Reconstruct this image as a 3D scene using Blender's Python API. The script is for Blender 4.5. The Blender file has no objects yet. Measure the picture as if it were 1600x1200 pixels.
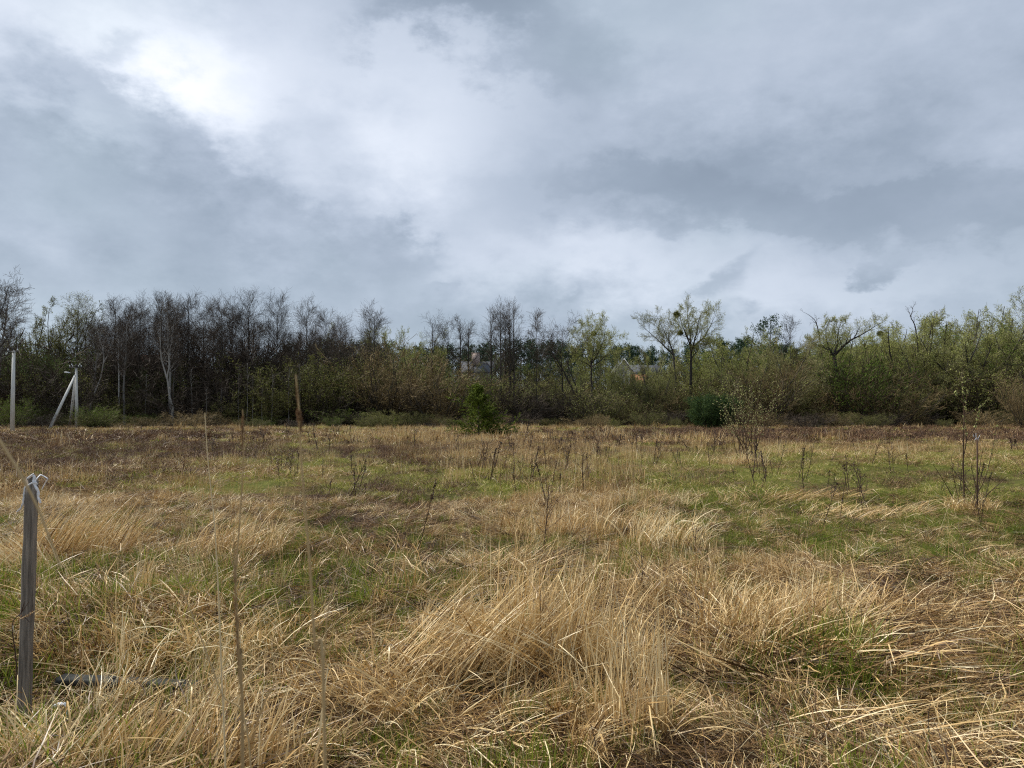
import bpy, math, random
import numpy as np
from mathutils import Vector, Matrix

C = bpy.context.scene
COL = C.collection
R = math.radians
F = 1202.0            # focal length in pixels of a 1600 px wide picture
PITCH = R(2.24)
CAMZ = 1.6
HZ = 600 + F * math.tan(PITCH)

# ------------------------------------------------------------------ camera
cam = bpy.data.cameras.new('camera'); camo = bpy.data.objects.new('camera', cam); COL.objects.link(camo)
camo.location = (0, 0, CAMZ); camo.rotation_euler = (R(90) + PITCH, 0, 0)
cam.sensor_width = 36; cam.lens = 36 * F / 1600; cam.clip_start = 0.05; cam.clip_end = 4000
cam.dof.use_dof = True; cam.dof.focus_distance = 9.0; cam.dof.aperture_fstop = 9.0
C.camera = camo
C.render.engine = 'CYCLES'
C.cycles.max_bounces = 4; C.cycles.diffuse_bounces = 2; C.cycles.glossy_bounces = 1
C.cycles.transmission_bounces = 3; C.cycles.transparent_max_bounces = 4
C.cycles.caustics_reflective = False; C.cycles.caustics_refractive = False
C.cycles.use_denoising = False
C.cycles.sample_clamp_indirect = 3.0; C.cycles.sample_clamp_direct = 6.0
C.cycles.use_adaptive_sampling = False
C.cycles.pixel_filter_type = 'BLACKMAN_HARRIS'; C.cycles.filter_width = 1.15
C.view_settings.view_transform = 'Standard'; C.view_settings.look = 'None'
C.view_settings.exposure = 0.14; C.view_settings.gamma = 1.0; C.view_settings.use_curve_mapping = False

SUN_AZ, SUN_EL = -62.0, 50.0     # degrees from the view direction (minus: to the left), above the horizon
SUN_STRENGTH, SUN_ANGLE = 4.4, 6.0

# ------------------------------------------------------------------ node helper
class X:
    """a socket with arithmetic"""
    def __init__(s, nt, v): s.nt, s.v = nt, v
    def _m(s, op, *o):
        n = s.nt.nodes.new('ShaderNodeMath'); n.operation = op
        for i, a in enumerate((s,) + o):
            a = a.v if isinstance(a, X) else a
            if isinstance(a, (int, float)): n.inputs[i].default_value = a
            else: s.nt.links.new(a, n.inputs[i])
        return X(s.nt, n.outputs[0])
    def __add__(s, o): return s._m('ADD', o)
    def __radd__(s, o): return s._m('ADD', o)
    def __sub__(s, o): return s._m('SUBTRACT', o)
    def __mul__(s, o): return s._m('MULTIPLY', o)
    def __rmul__(s, o): return s._m('MULTIPLY', o)
    def step(s, a, b):
        n = s.nt.nodes.new('ShaderNodeMapRange'); n.interpolation_type = 'SMOOTHSTEP'
        s.nt.links.new(s.v, n.inputs[0]); n.inputs[1].default_value = a; n.inputs[2].default_value = b
        return X(s.nt, n.outputs[0])
def node(nt, t, ins=None, **kw):
    n = nt.nodes.new(t)
    for k, v in kw.items(): setattr(n, k, v)
    for k, v in (ins or {}).items():
        if isinstance(v, X): v = v.v
        if isinstance(v, bpy.types.NodeSocket): nt.links.new(v, n.inputs[k])
        else: n.inputs[k].default_value = v
    return n
def noise(nt, vec, scale, detail=4, rough=0.55, dist=0.0):
    n = node(nt, 'ShaderNodeTexNoise', {'Scale': scale, 'Detail': detail, 'Roughness': rough, 'Distortion': dist})
    if vec is not None: nt.links.new(vec.v if isinstance(vec, X) else vec, n.inputs['Vector'])
    return X(nt, n.outputs['Fac'])
def ramp(nt, fac, stops, interp='LINEAR'):
    n = nt.nodes.new('ShaderNodeValToRGB'); cr = n.color_ramp; cr.interpolation = interp
    while len(cr.elements) < len(stops): cr.elements.new(0.5)
    for e, (p, c) in zip(cr.elements, stops):
        e.position = p; e.color = (c[0], c[1], c[2], 1)
    nt.links.new(fac.v if isinstance(fac, X) else fac, n.inputs[0])
    return n.outputs[0]
def mixc(nt, fac, a, b, mode='MIX'):
    n = nt.nodes.new('ShaderNodeMix'); n.data_type = 'RGBA'; n.blend_type = mode
    for i, v in ((0, fac), (6, a), (7, b)):
        if isinstance(v, X): v = v.v
        if isinstance(v, bpy.types.NodeSocket): nt.links.new(v, n.inputs[i])
        elif i == 0: n.inputs[0].default_value = v
        else: n.inputs[i].default_value = (v[0], v[1], v[2], 1)
    return n.outputs[2]

# ------------------------------------------------------------------ sky
def pix_angles(px, py):
    a = (px - 800) / F; b = (600 - py) / F
    y = math.cos(PITCH) - math.sin(PITCH) * b; z = math.sin(PITCH) + math.cos(PITCH) * b
    return math.degrees(math.atan2(a, y)), math.degrees(math.atan2(z, math.hypot(a, y)))

def build_world():
    w = bpy.data.worlds.new('World'); C.world = w; w.use_nodes = True
    nt = w.node_tree; nt.nodes.clear()
    tc = node(nt, 'ShaderNodeTexCoord')
    d = tc.outputs['Generated']
    sep = node(nt, 'ShaderNodeSeparateXYZ', {0: d})
    x, y, z = (X(nt, sep.outputs[i]) for i in range(3))
    az = x._m('ARCTAN2', y) * (180 / math.pi)
    el = z._m('ARCSINE') * (180 / math.pi)
    # flattened direction: clouds get thinner and wider near the horizon, as a layer seen from below does
    st = node(nt, 'ShaderNodeVectorMath', {0: d, 1: (1, 1, 1.7)}, operation='MULTIPLY').outputs[0]
    n1 = noise(nt, st, 3.2, 9, 0.55); n2 = noise(nt, node(nt, 'ShaderNodeVectorMath', {0: st, 1: (5.3, 2.1, 7.7)}, operation='ADD').outputs[0], 3.2, 7, 0.55)
    n3 = noise(nt, node(nt, 'ShaderNodeVectorMath', {0: st, 1: (1.3, 9.1, 3.7)}, operation='ADD').outputs[0], 7.0, 9, 0.58, 0.0)
    n4 = noise(nt, node(nt, 'ShaderNodeVectorMath', {0: st, 1: (8.3, 4.1, 1.7)}, operation='ADD').outputs[0], 13.0, 8, 0.6, 0.0)
    azw = az + (n1 - 0.5) * 14.0 + (n3 - 0.5) * 9.0 + (n4 - 0.5) * 5.0
    elw = el + (n2 - 0.5) * 9.0 + (n4 - 0.5) * 7.0
    def blob(px, py, rx, ry, rot=0.0):
        a, e = pix_angles(px, py)
        k = 180 / math.pi / F
        dx = azw - a; dy = elw - e
        c, s = math.cos(R(rot)), math.sin(R(rot))
        u = (dx * c + dy * s) * (1 / (rx * k)); v = (dy * c - dx * s) * (1 / (ry * k))
        q = u * u + v * v
        return (q * -1.0)._m('EXPONENT')
    def total(bl):
        t = None
        for b in bl:
            g = blob(*b[1:]) * b[0]
            t = g if t is None else t + g
        return t
    det = n3 - 0.5
    # 1 soft brightness field (0 dark rain cloud, 1 white gap)
    ns = (n1 - 0.5) * 2.2; nd = det * 1.7 + (n4 - 0.5) * 1.5
    soft = total([
        (0.30, 320, 165, 105, 60, -20), (0.16, 470, 110, 230, 130, -10), (0.22, 90, 50, 320, 80, 0), (0.13, 700, 230, 130, 150, 0),
        (0.11, 560, 280, 200, 60, 20), (0.17, 900, 400, 190, 50, 0), (0.17, 1130, 450, 260, 60, 0),
        (-0.13, 1080, 265, 250, 75, 8), (-0.09, 1480, 260, 260, 120, 0), (-0.10, 700, 20, 130, 45, 0), (0.05, 1150, 100, 300, 70, -15),
        (0.07, 900, 90, 160, 70, 0), (0.04, 1450, 440, 240, 40, 0), (-0.05, 800, 500, 700, 40, 0)])
    L = soft * 1.1 + 0.405 + ns * 0.14 + nd * 0.15
    # 2 left cloud bank in front of the gap, with a defined upper edge
    m = total([(1.0, 80, 220, 140, 105, -35), (1.0, 200, 330, 230, 110, -25), (0.9, 430, 395, 220, 80, -8), (0.95, 640, 375, 90, 55, 0),
               (1.0, 0, 400, 240, 150, 0)])
    mk = (m + nd * 0.55 + ns * 0.25).step(0.44, 1.0)
    bank = ns * 0.14 + nd * 0.24 + 0.355 + total([(0.15, 90, 150, 110, 45, -30), (-0.10, 650, 370, 80, 40, 0), (0.10, 500, 260, 130, 60, -20), (-0.08, 200, 290, 180, 45, -30), (0.07, 380, 490, 480, 30, 0)])
    L = L * (mk * -0.9 + 1.0) + bank * mk * 0.9
    # small loose clouds
    m2 = total([(0.8, 1130, 435, 60, 38, 30), (0.6, 1195, 470, 48, 20, 20), (0.75, 215, 100, 48, 30, 20), (0.7, 870, 478, 60, 20, 10), (0.5, 740, 455, 80, 14, 0), (0.5, 1400, 400, 80, 20, -10), (0.45, 430, 180, 60, 30, 0)])
    mk2 = (m2 + nd * 0.75).step(0.34, 0.95)
    L = L - mk2 * 0.24
    # lower edge of the big grey bank on the right
    m3 = total([(1.0, 1230, 320, 260, 40, 4), (1.0, 1500, 330, 220, 60, 0), (0.9, 980, 275, 190, 45, -6)])
    L = L - (m3 + nd * 0.35).step(0.38, 0.85) * 0.08
    m4 = total([(1.1, 690, 20, 140, 60, 10), (0.9, 860, 110, 110, 90, 0)])
    L = L - (m4 + nd * 0.5 + ns * 0.2).step(0.30, 0.95) * 0.20
    col = ramp(nt, L, [(0.0, (0.21, 0.27, 0.335)), (0.22, (0.295, 0.368, 0.445)), (0.42, (0.42, 0.502, 0.59)), (0.62, (0.585, 0.67, 0.755)), (0.82, (0.78, 0.86, 0.925)), (1.0, (0.95, 0.99, 1.0))])
    lil = noise(nt, st, 1.7, 3, 0.5).step(0.42, 0.62)
    col = mixc(nt, lil * 0.5, col, mixc(nt, 1.0, col, (1.05, 0.98, 1.045), 'MULTIPLY'))
    sky = node(nt, 'ShaderNodeTexSky', sky_type='NISHITA', sun_disc=False, sun_elevation=R(SUN_EL), sun_rotation=R(SUN_AZ))
    cl = node(nt, 'ShaderNodeVectorMath', {0: col, 'Scale': 9.6}, operation='SCALE').outputs[0]
    tot = mixc(nt, 0.05, cl, sky.outputs[0])
    bg = node(nt, 'ShaderNodeBackground', {0: tot, 1: 0.105})
    out = node(nt, 'ShaderNodeOutputWorld', {0: bg.outputs[0]})
    w.cycles.sampling_method = 'MANUAL'; w.cycles.sample_map_resolution = 512
build_world()

sun = bpy.data.lights.new('sun', 'SUN'); suno = bpy.data.objects.new('sun', sun); COL.objects.link(suno)
sun.energy = SUN_STRENGTH; sun.angle = R(SUN_ANGLE); sun.color = (1.0, 0.95, 0.86)
sd = Vector((math.sin(R(SUN_AZ)) * math.cos(R(SUN_EL)), math.cos(R(SUN_AZ)) * math.cos(R(SUN_EL)), math.sin(R(SUN_EL))))
suno.rotation_euler = sd.to_track_quat('Z', 'Y').to_euler()

# ------------------------------------------------------------------ geometry helpers
def slope(py):
    return math.tan(PITCH + math.atan((600 - py) / F))
def at(px, py, D):
    """the point seen at pixel (px,py) at forward distance D"""
    b = (600 - py) / F
    k = D / (math.cos(PITCH) - math.sin(PITCH) * b)
    return Vector(((px - 800) / F * k, D, CAMZ + D * slope(py)))
def gx(px, D): return (px - 800) / F * D / math.cos(PITCH)
def gd(py): return CAMZ / -slope(py)           # distance of flat ground seen at pixel row py
def to_pix(x, y, z=0.0):
    """vectorised: world -> pixel"""
    zz = z - CAMZ
    fwd = y * math.cos(PITCH) + zz * math.sin(PITCH)
    up = -y * math.sin(PITCH) + zz * math.cos(PITCH)
    return 800 + F * x / fwd, 600 - F * up / fwd

def smooth(a, b, x):
    t = np.clip((x - a) / (b - a), 0, 1); return t * t * (3 - 2 * t)
_rs = np.random.RandomState(11); _G = _rs.rand(64, 64)
def vnoise(x, y, s):
    x = np.asarray(x, float) / s + 100.37; y = np.asarray(y, float) / s + 57.11
    i = np.floor(x).astype(int); j = np.floor(y).astype(int); u = x - i; v = y - j
    u = u * u * (3 - 2 * u); v = v * v * (3 - 2 * v)
    g = lambda a, b: _G[a % 64, b % 64]
    return (g(i, j) * (1 - u) + g(i + 1, j) * u) * (1 - v) + (g(i, j + 1) * (1 - u) + g(i + 1, j + 1) * u) * v
def ground_h(x, y):
    x = np.asarray(x, float); y = np.asarray(y, float)
    h = (vnoise(x, y, 1.3) - 0.5) * 0.16 + (vnoise(x, y, 0.45) - 0.5) * 0.07 + (vnoise(x, y, 7.0) - 0.5) * 0.16
    h = h - 0.04 - 0.13 * np.exp(-((x + 2.75) ** 2 + (y - 4.4) ** 2) / 0.9)
    h *= smooth(160, 90, y)
    return h + smooth(125, 300, y) * 11.0
def gz(x, y): return float(ground_h(x, y))

def mk_mesh(name, V, Q=None, T=None, mats=(), mat_idx=None, attrs=None):
    me = bpy.data.meshes.new(name)
    V = np.ascontiguousarray(V, dtype=np.float32)
    nq = 0 if Q is None else len(Q); ntr = 0 if T is None else len(T)
    me.vertices.add(len(V)); me.vertices.foreach_set('co', V.ravel())
    if not nq + ntr:
        me.update(); return me
    li = np.concatenate([np.asarray(Q, np.int32).ravel() if nq else np.zeros(0, np.int32), np.asarray(T, np.int32).ravel() if ntr else np.zeros(0, np.int32)])
    me.loops.add(len(li)); me.loops.foreach_set('vertex_index', li)
    tot = np.concatenate([np.full(nq, 4, np.int32), np.full(ntr, 3, np.int32)])
    st = np.concatenate([[0], np.cumsum(tot)[:-1]]).astype(np.int32)
    me.polygons.add(len(tot)); me.polygons.foreach_set('loop_start', st); me.polygons.foreach_set('loop_total', tot)
    if mat_idx is not None: me.polygons.foreach_set('material_index', np.asarray(mat_idx, np.int32))
    for m in mats: me.materials.append(m)
    for k, a in (attrs or {}).items():
        at_ = me.attributes.new(k, 'FLOAT', 'POINT'); at_.data.foreach_set('value', np.asarray(a, np.float32))
    me.update(); me.validate()
    return me

class Buf:
    """collects geometry with one material index and a tint per piece"""
    def __init__(s): s.V, s.Q, s.T, s.mq, s.mt, s.tint, s.n = [], [], [], [], [], [], 0
    def add(s, V, Q=None, T=None, m=0, tint=None):
        V = np.asarray(V, float).reshape(-1, 3)
        s.V.append(V)
        if Q is not None and len(Q): Q = np.asarray(Q); s.Q.append(Q + s.n); s.mq.append(np.full(len(Q), m))
        if T is not None and len(T): T = np.asarray(T); s.T.append(T + s.n); s.mt.append(np.full(len(T), m))
        s.tint.append(np.full(len(V), 0.5) if tint is None else np.broadcast_to(np.asarray(tint, float), (len(V),)))
        s.n += len(V); return s
    def mesh(s, name, mats):
        cat = lambda l: np.concatenate(l) if l else None
        mi = np.concatenate(s.mq + s.mt) if (s.mq or s.mt) else None
        return mk_mesh(name, cat(s.V), cat(s.Q), cat(s.T), mats, mi, {'tint': cat(s.tint)})

def norm(v): return v / np.maximum(np.linalg.norm(v, axis=-1, keepdims=True), 1e-9)
def tubes(P, Rd, S, rng, cap=False):
    """P (N,K,3) Rd (N,K) -> verts, quads. S=2: flat ribbon"""
    N, K, _ = P.shape
    T = np.empty_like(P); T[:, 1:-1] = P[:, 2:] - P[:, :-2]; T[:, 0] = P[:, 1] - P[:, 0]; T[:, -1] = P[:, -1] - P[:, -2]
    T = norm(T)
    ref = norm(rng.normal(size=(N, 1, 3)))
    A = norm(np.cross(T, np.broadcast_to(ref, T.shape))); B = np.cross(T, A)
    if S == 2:
        V = np.stack([P - A * Rd[..., None], P + A * Rd[..., None]], 2)
    else:
        an = np.arange(S) * 2 * np.pi / S
        V = P[:, :, None] + (A[:, :, None] * np.cos(an)[None, None, :, None] + B[:, :, None] * np.sin(an)[None, None, :, None]) * Rd[:, :, None, None]
    idx = np.arange(N * K * S).reshape(N, K, S)
    if S == 2:
        Q = np.stack([idx[:, :-1, 0], idx[:, :-1, 1], idx[:, 1:, 1], idx[:, 1:, 0]], -1).reshape(-1, 4)
    else:
        nx = np.roll(idx, -1, axis=2)
        Q = np.stack([idx[:, :-1], nx[:, :-1], nx[:, 1:], idx[:, 1:]], -1).reshape(-1, 4)
    return V.reshape(-1, 3), Q
def line_tube(pts, r0, r1, S=8, n=None, seed=0):
    """one smooth tube through points (Catmull-Rom resampled)"""
    p = np.array([tuple(q) for q in pts], float); k = len(p)
    n = n or max(k, 3 * k)
    t = np.linspace(0, k - 1, n); i = np.clip(t.astype(int), 0, k - 2); u = (t - i)[:, None]
    g = lambda j: p[np.clip(j, 0, k - 1)]
    a, b, c, d = g(i - 1), g(i), g(i + 1), g(i + 2)
    q = 0.5 * (2 * b + (c - a) * u + (2 * a - 5 * b + 4 * c - d) * u ** 2 + (3 * b - a - 3 * c + d) * u ** 3)
    rad = np.linspace(r0, r1, n)
    return tubes(q[None], rad[None], S, np.random.RandomState(seed)) + (q,)

def box(b, cx, cy, cz, sx, sy, sz, m=0, tint=0.5, rot=None):
    v = np.array([(x, y, z) for z in (-.5, .5) for y in (-.5, .5) for x in (-.5, .5)]) * (sx, sy, sz)
    if rot is not None: v = v @ np.array(rot.to_matrix()).T
    v = v + (cx, cy, cz)
    q = [(0, 2, 3, 1), (4, 5, 7, 6), (0, 1, 5, 4), (2, 6, 7, 3), (0, 4, 6, 2), (1, 3, 7, 5)]
    b.add(v, q, m=m, tint=tint); return b

def tag(o, label=None, cat=None, group=None, kind=None):
    for k, v in (('label', label), ('category', cat), ('group', group), ('kind', kind)):
        if v: o[k] = v
    return o
def link(name, me, parent=None):
    o = bpy.data.objects.new(name, me); COL.objects.link(o)
    if parent is not None: o.parent = parent
    return o
def thing(name, label, cat, loc=(0, 0, 0), group=None):
    o = bpy.data.objects.new(name, None); COL.objects.link(o); o.location = loc; o.empty_display_size = 0.2
    return tag(o, label, cat, group)

# ------------------------------------------------------------------ materials
def material(name):
    m = bpy.data.materials.new(name); m.use_nodes = True; nt = m.node_tree; nt.nodes.clear()
    return m, nt
def finish(nt, col, rough=0.8, spec=0.2, trans=0.0, bump=None, bump_d=0.01):
    p = node(nt, 'ShaderNodeBsdfPrincipled', {'Base Color': col, 'Roughness': rough, 'Specular IOR Level': spec})
    if bump is not None:
        bn = node(nt, 'ShaderNodeBump', {'Height': bump, 'Distance': bump_d, 'Strength': 1.0}); nt.links.new(bn.outputs[0], p.inputs['Normal'])
    s = p.outputs[0]
    if trans:
        t = node(nt, 'ShaderNodeBsdfTranslucent', {0: col}); mx = node(nt, 'ShaderNodeMixShader', {0: trans})
        nt.links.new(s, mx.inputs[1]); nt.links.new(t.outputs[0], mx.inputs[2]); s = mx.outputs[0]
    node(nt, 'ShaderNodeOutputMaterial', {0: s})
def m_blade(name, stops, trans=0.3, vary=0.35, spec=0.25, rough=0.55):
    """fibres: the ramp over the per-blade tint, shifted per copy and by where it grows"""
    m, nt = material(name)
    a = X(nt, node(nt, 'ShaderNodeAttribute', attribute_name='tint').outputs['Fac'])
    oi = node(nt, 'ShaderNodeObjectInfo'); geo = node(nt, 'ShaderNodeNewGeometry')
    nz = noise(nt, geo.outputs['Position'], 0.6, 3, 0.6)
    f = a + (X(nt, oi.outputs['Random']) - 0.5) * vary + (nz - 0.5) * vary
    col = ramp(nt, f, stops)
    finish(nt, col, rough, spec, trans)
    return m
STRAW = m_blade('straw', [(0.0, (0.085, 0.040, 0.014)), (0.25, (0.27, 0.152, 0.055)), (0.5, (0.55, 0.355, 0.140)), (0.75, (0.76, 0.55, 0.26)), (1.0, (0.88, 0.75, 0.47))], 0.12, 0.35, 0.4, 0.42)
THATCH = m_blade('old_thatch', [(0.0, (0.035, 0.017, 0.008)), (0.35, (0.125, 0.064, 0.025)), (0.7, (0.35, 0.205, 0.082)), (1.0, (0.62, 0.43, 0.20))], 0.05, 0.4)
GREEN = m_blade('green_blade', [(0.0, (0.05, 0.075, 0.008)), (0.4, (0.135, 0.19, 0.020)), (0.7, (0.25, 0.30, 0.035)), (1.0, (0.45, 0.44, 0.10))], 0.4, 0.45)
OLIVEG = m_blade('fading_blade', [(0.0, (0.12, 0.12, 0.020)), (0.5, (0.33, 0.31, 0.065)), (1.0, (0.60, 0.50, 0.18))], 0.35, 0.4)
WEED = m_blade('dead_weed', [(0.0, (0.022, 0.013, 0.010)), (0.5, (0.075, 0.042, 0.030)), (1.0, (0.17, 0.105, 0.07))], 0.0, 0.4)
HEATH = m_blade('brown_herb', [(0.0, (0.035, 0.018, 0.010)), (0.5, (0.135, 0.070, 0.034)), (1.0, (0.32, 0.185, 0.09))], 0.05, 0.5)

def m_bark(name, c0, c1, scale=6.0, white=False):
    m, nt = material(name)
    tc = node(nt, 'ShaderNodeTexCoord'); oi = node(nt, 'ShaderNodeObjectInfo')
    st = node(nt, 'ShaderNodeVectorMath', {0: tc.outputs['Object'], 1: (1, 1, 0.25 if not white else 3.0)}, operation='MULTIPLY').outputs[0]
    n = noise(nt, st, scale, 5, 0.65)
    f = (n - 0.5) * 1.6 + 0.5 + (X(nt, oi.outputs['Random']) - 0.5) * 0.4
    col = ramp(nt, f, [(0.1, c0), (0.8, c1)] if not white else [(0.25, (0.03, 0.028, 0.025)), (0.42, c0), (0.8, c1)])
    finish(nt, col, 0.9, 0.1, 0, n, 0.02)
    return m
BARK = m_bark('alder_bark', (0.025, 0.021, 0.018), (0.10, 0.088, 0.075))
BARKG = m_bark('grey_bark', (0.11, 0.10, 0.09), (0.34, 0.32, 0.29))
BIRCH = m_bark('birch_bark', (0.30, 0.29, 0.27), (0.62, 0.60, 0.56), 4.0, True)
def m_leaf(name, c0, c1, c2, trans=0.3, vary=0.5):
    return m_blade(name, [(0.0, c0), (0.5, c1), (1.0, c2)], trans, vary, 0.15, 0.7)
TW_PURPLE = m_leaf('alder_twig', (0.030, 0.022, 0.015), (0.078, 0.058, 0.043), (0.15, 0.115, 0.088), 0.0)
TW_BROWN = m_leaf('brown_twig', (0.05, 0.038, 0.02), (0.13, 0.10, 0.055), (0.24, 0.19, 0.11), 0.0)
TW_TAWNY = m_leaf('tawny_twig', (0.08, 0.055, 0.026), (0.20, 0.14, 0.068), (0.36, 0.26, 0.14), 0.0)
TW_LIGHT = m_leaf('budding_twig', (0.10, 0.095, 0.04), (0.24, 0.22, 0.10), (0.38, 0.36, 0.18), 0.1)
LF_PALE = m_leaf('fresh_pale_leaf', (0.17, 0.185, 0.045), (0.36, 0.385, 0.10), (0.58, 0.60, 0.22))
LF_OLIVE = m_leaf('olive_leaf', (0.07, 0.075, 0.02), (0.165, 0.175, 0.048), (0.29, 0.30, 0.085))
LF_GREEN = m_leaf('green_leaf', (0.05, 0.085, 0.012), (0.125, 0.19, 0.028), (0.24, 0.33, 0.055))
LF_TAWNY = m_leaf('tawny_catkin', (0.12, 0.09, 0.035), (0.27, 0.21, 0.085), (0.46, 0.37, 0.17))
NEEDLE = m_leaf('dark_needle', (0.014, 0.034, 0.017), (0.035, 0.072, 0.034), (0.07, 0.12, 0.055), 0.1)
SPRUCE = m_leaf('spruce_needle', (0.028, 0.045, 0.008), (0.135, 0.18, 0.018), (0.34, 0.39, 0.05), 0.25)

def m_ground():
    m, nt = material('soil_and_thatch')
    geo = node(nt, 'ShaderNodeNewGeometry'); P = geo.outputs['Position']
    g = X(nt, node(nt, 'ShaderNodeAttribute', attribute_name='green').outputs['Fac'])
    b = X(nt, node(nt, 'ShaderNodeAttribute', attribute_name='brown').outputs['Fac'])
    n1 = noise(nt, P, 9.0, 8, 0.7, 0.6); n2 = noise(nt, P, 1.1, 5, 0.6)
    st = node(nt, 'ShaderNodeVectorMath', {0: P, 1: (14, 60, 30)}, operation='MULTIPLY').outputs[0]
    n3 = noise(nt, st, 1.0, 6, 0.7, 1.2)
    straw = ramp(nt, (n1 + n3) * 0.5, [(0.30, (0.028, 0.017, 0.008)), (0.5, (0.10, 0.062, 0.028)), (0.68, (0.27, 0.18, 0.085))])
    grn = ramp(nt, n1, [(0.3, (0.035, 0.042, 0.010)), (0.55, (0.12, 0.125, 0.028)), (0.75, (0.27, 0.24, 0.075))])
    brn = ramp(nt, n1, [(0.3, (0.02, 0.013, 0.009)), (0.6, (0.065, 0.04, 0.027)), (0.8, (0.15, 0.095, 0.06))])
    col = mixc(nt, (g + (n2 - 0.5) * 0.8).step(0.25, 0.75), straw, grn)
    col = mixc(nt, (b + (n2 - 0.5) * 0.5).step(0.3, 0.7), col, brn)
    finish(nt, col, 0.95, 0.05, 0, n1, 0.05)
    return m
def m_plain(name, c0, c1, scale=8, rough=0.8, stretch=(1, 1, 1), spec=0.2, bump=0.004):
    m, nt = material(name)
    tc = node(nt, 'ShaderNodeTexCoord')
    st = node(nt, 'ShaderNodeVectorMath', {0: tc.outputs['Object'], 1: stretch}, operation='MULTIPLY').outputs[0]
    n = noise(nt, st, scale, 6, 0.65, 0.3)
    finish(nt, ramp(nt, n, [(0.28, c0), (0.72, c1)]), rough, spec, 0, n, bump)
    return m
CONCRETE = m_plain('pole_concrete', (0.46, 0.45, 0.42), (0.72, 0.71, 0.67), 1.6, 0.9, (6, 6, 1))
METAL = m_plain('dark_metal', (0.02, 0.02, 0.02), (0.06, 0.06, 0.06), 20, 0.5)
WHITE = m_plain('white_plastic', (0.68, 0.68, 0.70), (0.84, 0.84, 0.86), 30, 0.5, (1, 1, 1), 0.4, 0.001)
OLDWOOD = m_plain('weathered_wood', (0.05, 0.040, 0.032), (0.40, 0.34, 0.285), 4.0, 0.9, (16, 16, 0.8), 0.1, 0.012)
ROTWOOD = m_plain('rotten_board', (0.022, 0.022, 0.020), (0.085, 0.085, 0.078), 3.0, 0.9, (1.2, 26, 26), 0.1, 0.006)
# ------------------------------------------------------------------ what covers the field where (0..1 each), read at the pixel of each spot
def zones(x, y):
    px, py = to_pix(x, y)
    n = vnoise(x, y, 2.3) - 0.5; n2 = vnoise(x + 40, y + 9, 0.9) - 0.5
    wx = px + n * 60 + n2 * 30; wy = py + (vnoise(x + 7, y + 70, 2.0) - 0.5) * np.clip((py - 650) * 0.25, 2, 60)
    def bl(l):
        t = np.zeros_like(px)
        for v, cx, cy, rx, ry in l: t = t + v * np.exp(-((wx - cx) / rx) ** 2 - ((wy - cy) / ry) ** 2)
        return t
    big = vnoise(x + 13, y * 0.8 + 5, 3.2) - 0.5; sml = vnoise(x + 3, y + 25, 0.8) - 0.5; big2 = vnoise(x * 0.6 + 83, y + 45, 2.6) - 0.5
    green = 0.33 + big * 0.55 + sml * 0.45 + bl([(0.9, 1320, 765, 330, 42), (0.8, 1180, 815, 160, 45), (0.6, 1480, 840, 200, 40), (0.7, 1050, 715, 160, 12), (0.55, 680, 745, 140, 25), (0.8, 1010, 667, 150, 4.5),
                       (0.8, 600, 667, 130, 4.5), (0.5, 640, 890, 120, 45), (0.5, 180, 930, 170, 45), (0.45, 1030, 870, 130, 30), (0.5, 480, 930, 120, 50),
                       (0.45, 60, 1110, 110, 60), (0.5, 1430, 1060, 200, 70), (0.35, 460, 710, 120, 18), (0.4, 860, 735, 100, 20), (-0.3, 830, 950, 150, 80), (-0.3, 1500, 950, 200, 50),
                       (0.35, 300, 760, 90, 20), (0.35, 1560, 710, 150, 12)])
    brown = 0.14 + big2 * 0.8 + sml * -0.3 + bl([(0.85, 100, 722, 210, 26), (0.9, 630, 708, 110, 12), (0.95, 1420, 680, 330, 13), (0.9, 1090, 678, 120, 6), (0.7, 180, 690, 260, 16), (0.8, 560, 810, 140, 45), (0.45, 640, 770, 120, 22), (0.5, 1010, 880, 120, 26),
                (0.35, 900, 690, 200, 14), (0.35, 1230, 1000, 120, 25), (0.4, 250, 820, 120, 25)])
    tall = 0.22 + big * 0.3 + bl([(0.8, 900, 800, 160, 60), (0.7, 830, 700, 250, 25), (0.8, 830, 960, 160, 110), (0.7, 1200, 900, 170, 70), (0.7, 100, 800, 150, 40), (0.6, 380, 800, 90, 50), (0.6, 300, 1000, 200, 90), (0.5, 350, 1150, 300, 60),
                      (0.5, 1300, 705, 250, 10), (0.5, 650, 690, 160, 14), (-0.5, 1400, 780, 250, 60), (-0.5, 1480, 960, 200, 70), (-0.3, 600, 850, 150, 40), (0.4, 1000, 1000, 120, 80)])
    return np.clip(green, 0, 1), np.clip(brown, 0, 1), np.clip(tall, 0, 1.3)

def build_ground():
    ys = np.concatenate([np.linspace(-30, 1, 20), np.arange(1.2, 16, 0.14), np.geomspace(16, 1500, 110)])
    us = np.concatenate([np.linspace(-3.0, -1.05, 10), np.linspace(-1.0, 1.0, 150), np.linspace(1.05, 3.0, 10)])
    Y, U = np.meshgrid(ys, us, indexing='ij')
    X_ = U * np.maximum(np.abs(Y), 8.0)
    H = ground_h(X_, Y)
    V = np.stack([X_, Y, H], -1).reshape(-1, 3)
    ny, nx = Y.shape; idx = np.arange(ny * nx).reshape(ny, nx)
    Q = np.stack([idx[:-1, :-1], idx[:-1, 1:], idx[1:, 1:], idx[1:, :-1]], -1).reshape(-1, 4)
    yy = np.maximum(V[:, 1], 1.5)
    g, b, t = zones(V[:, 0], yy)
    g = np.where(V[:, 1] > 100, 0.1, g); b = np.where(V[:, 1] > 100, 0.8, b)
    me = mk_mesh('ground', V, Q, None, [m_ground()], None, {'green': g, 'brown': b})
    me.polygons.foreach_set('use_smooth', np.ones(len(Q), bool))
    tag(link('ground', me), kind='structure')
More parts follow.
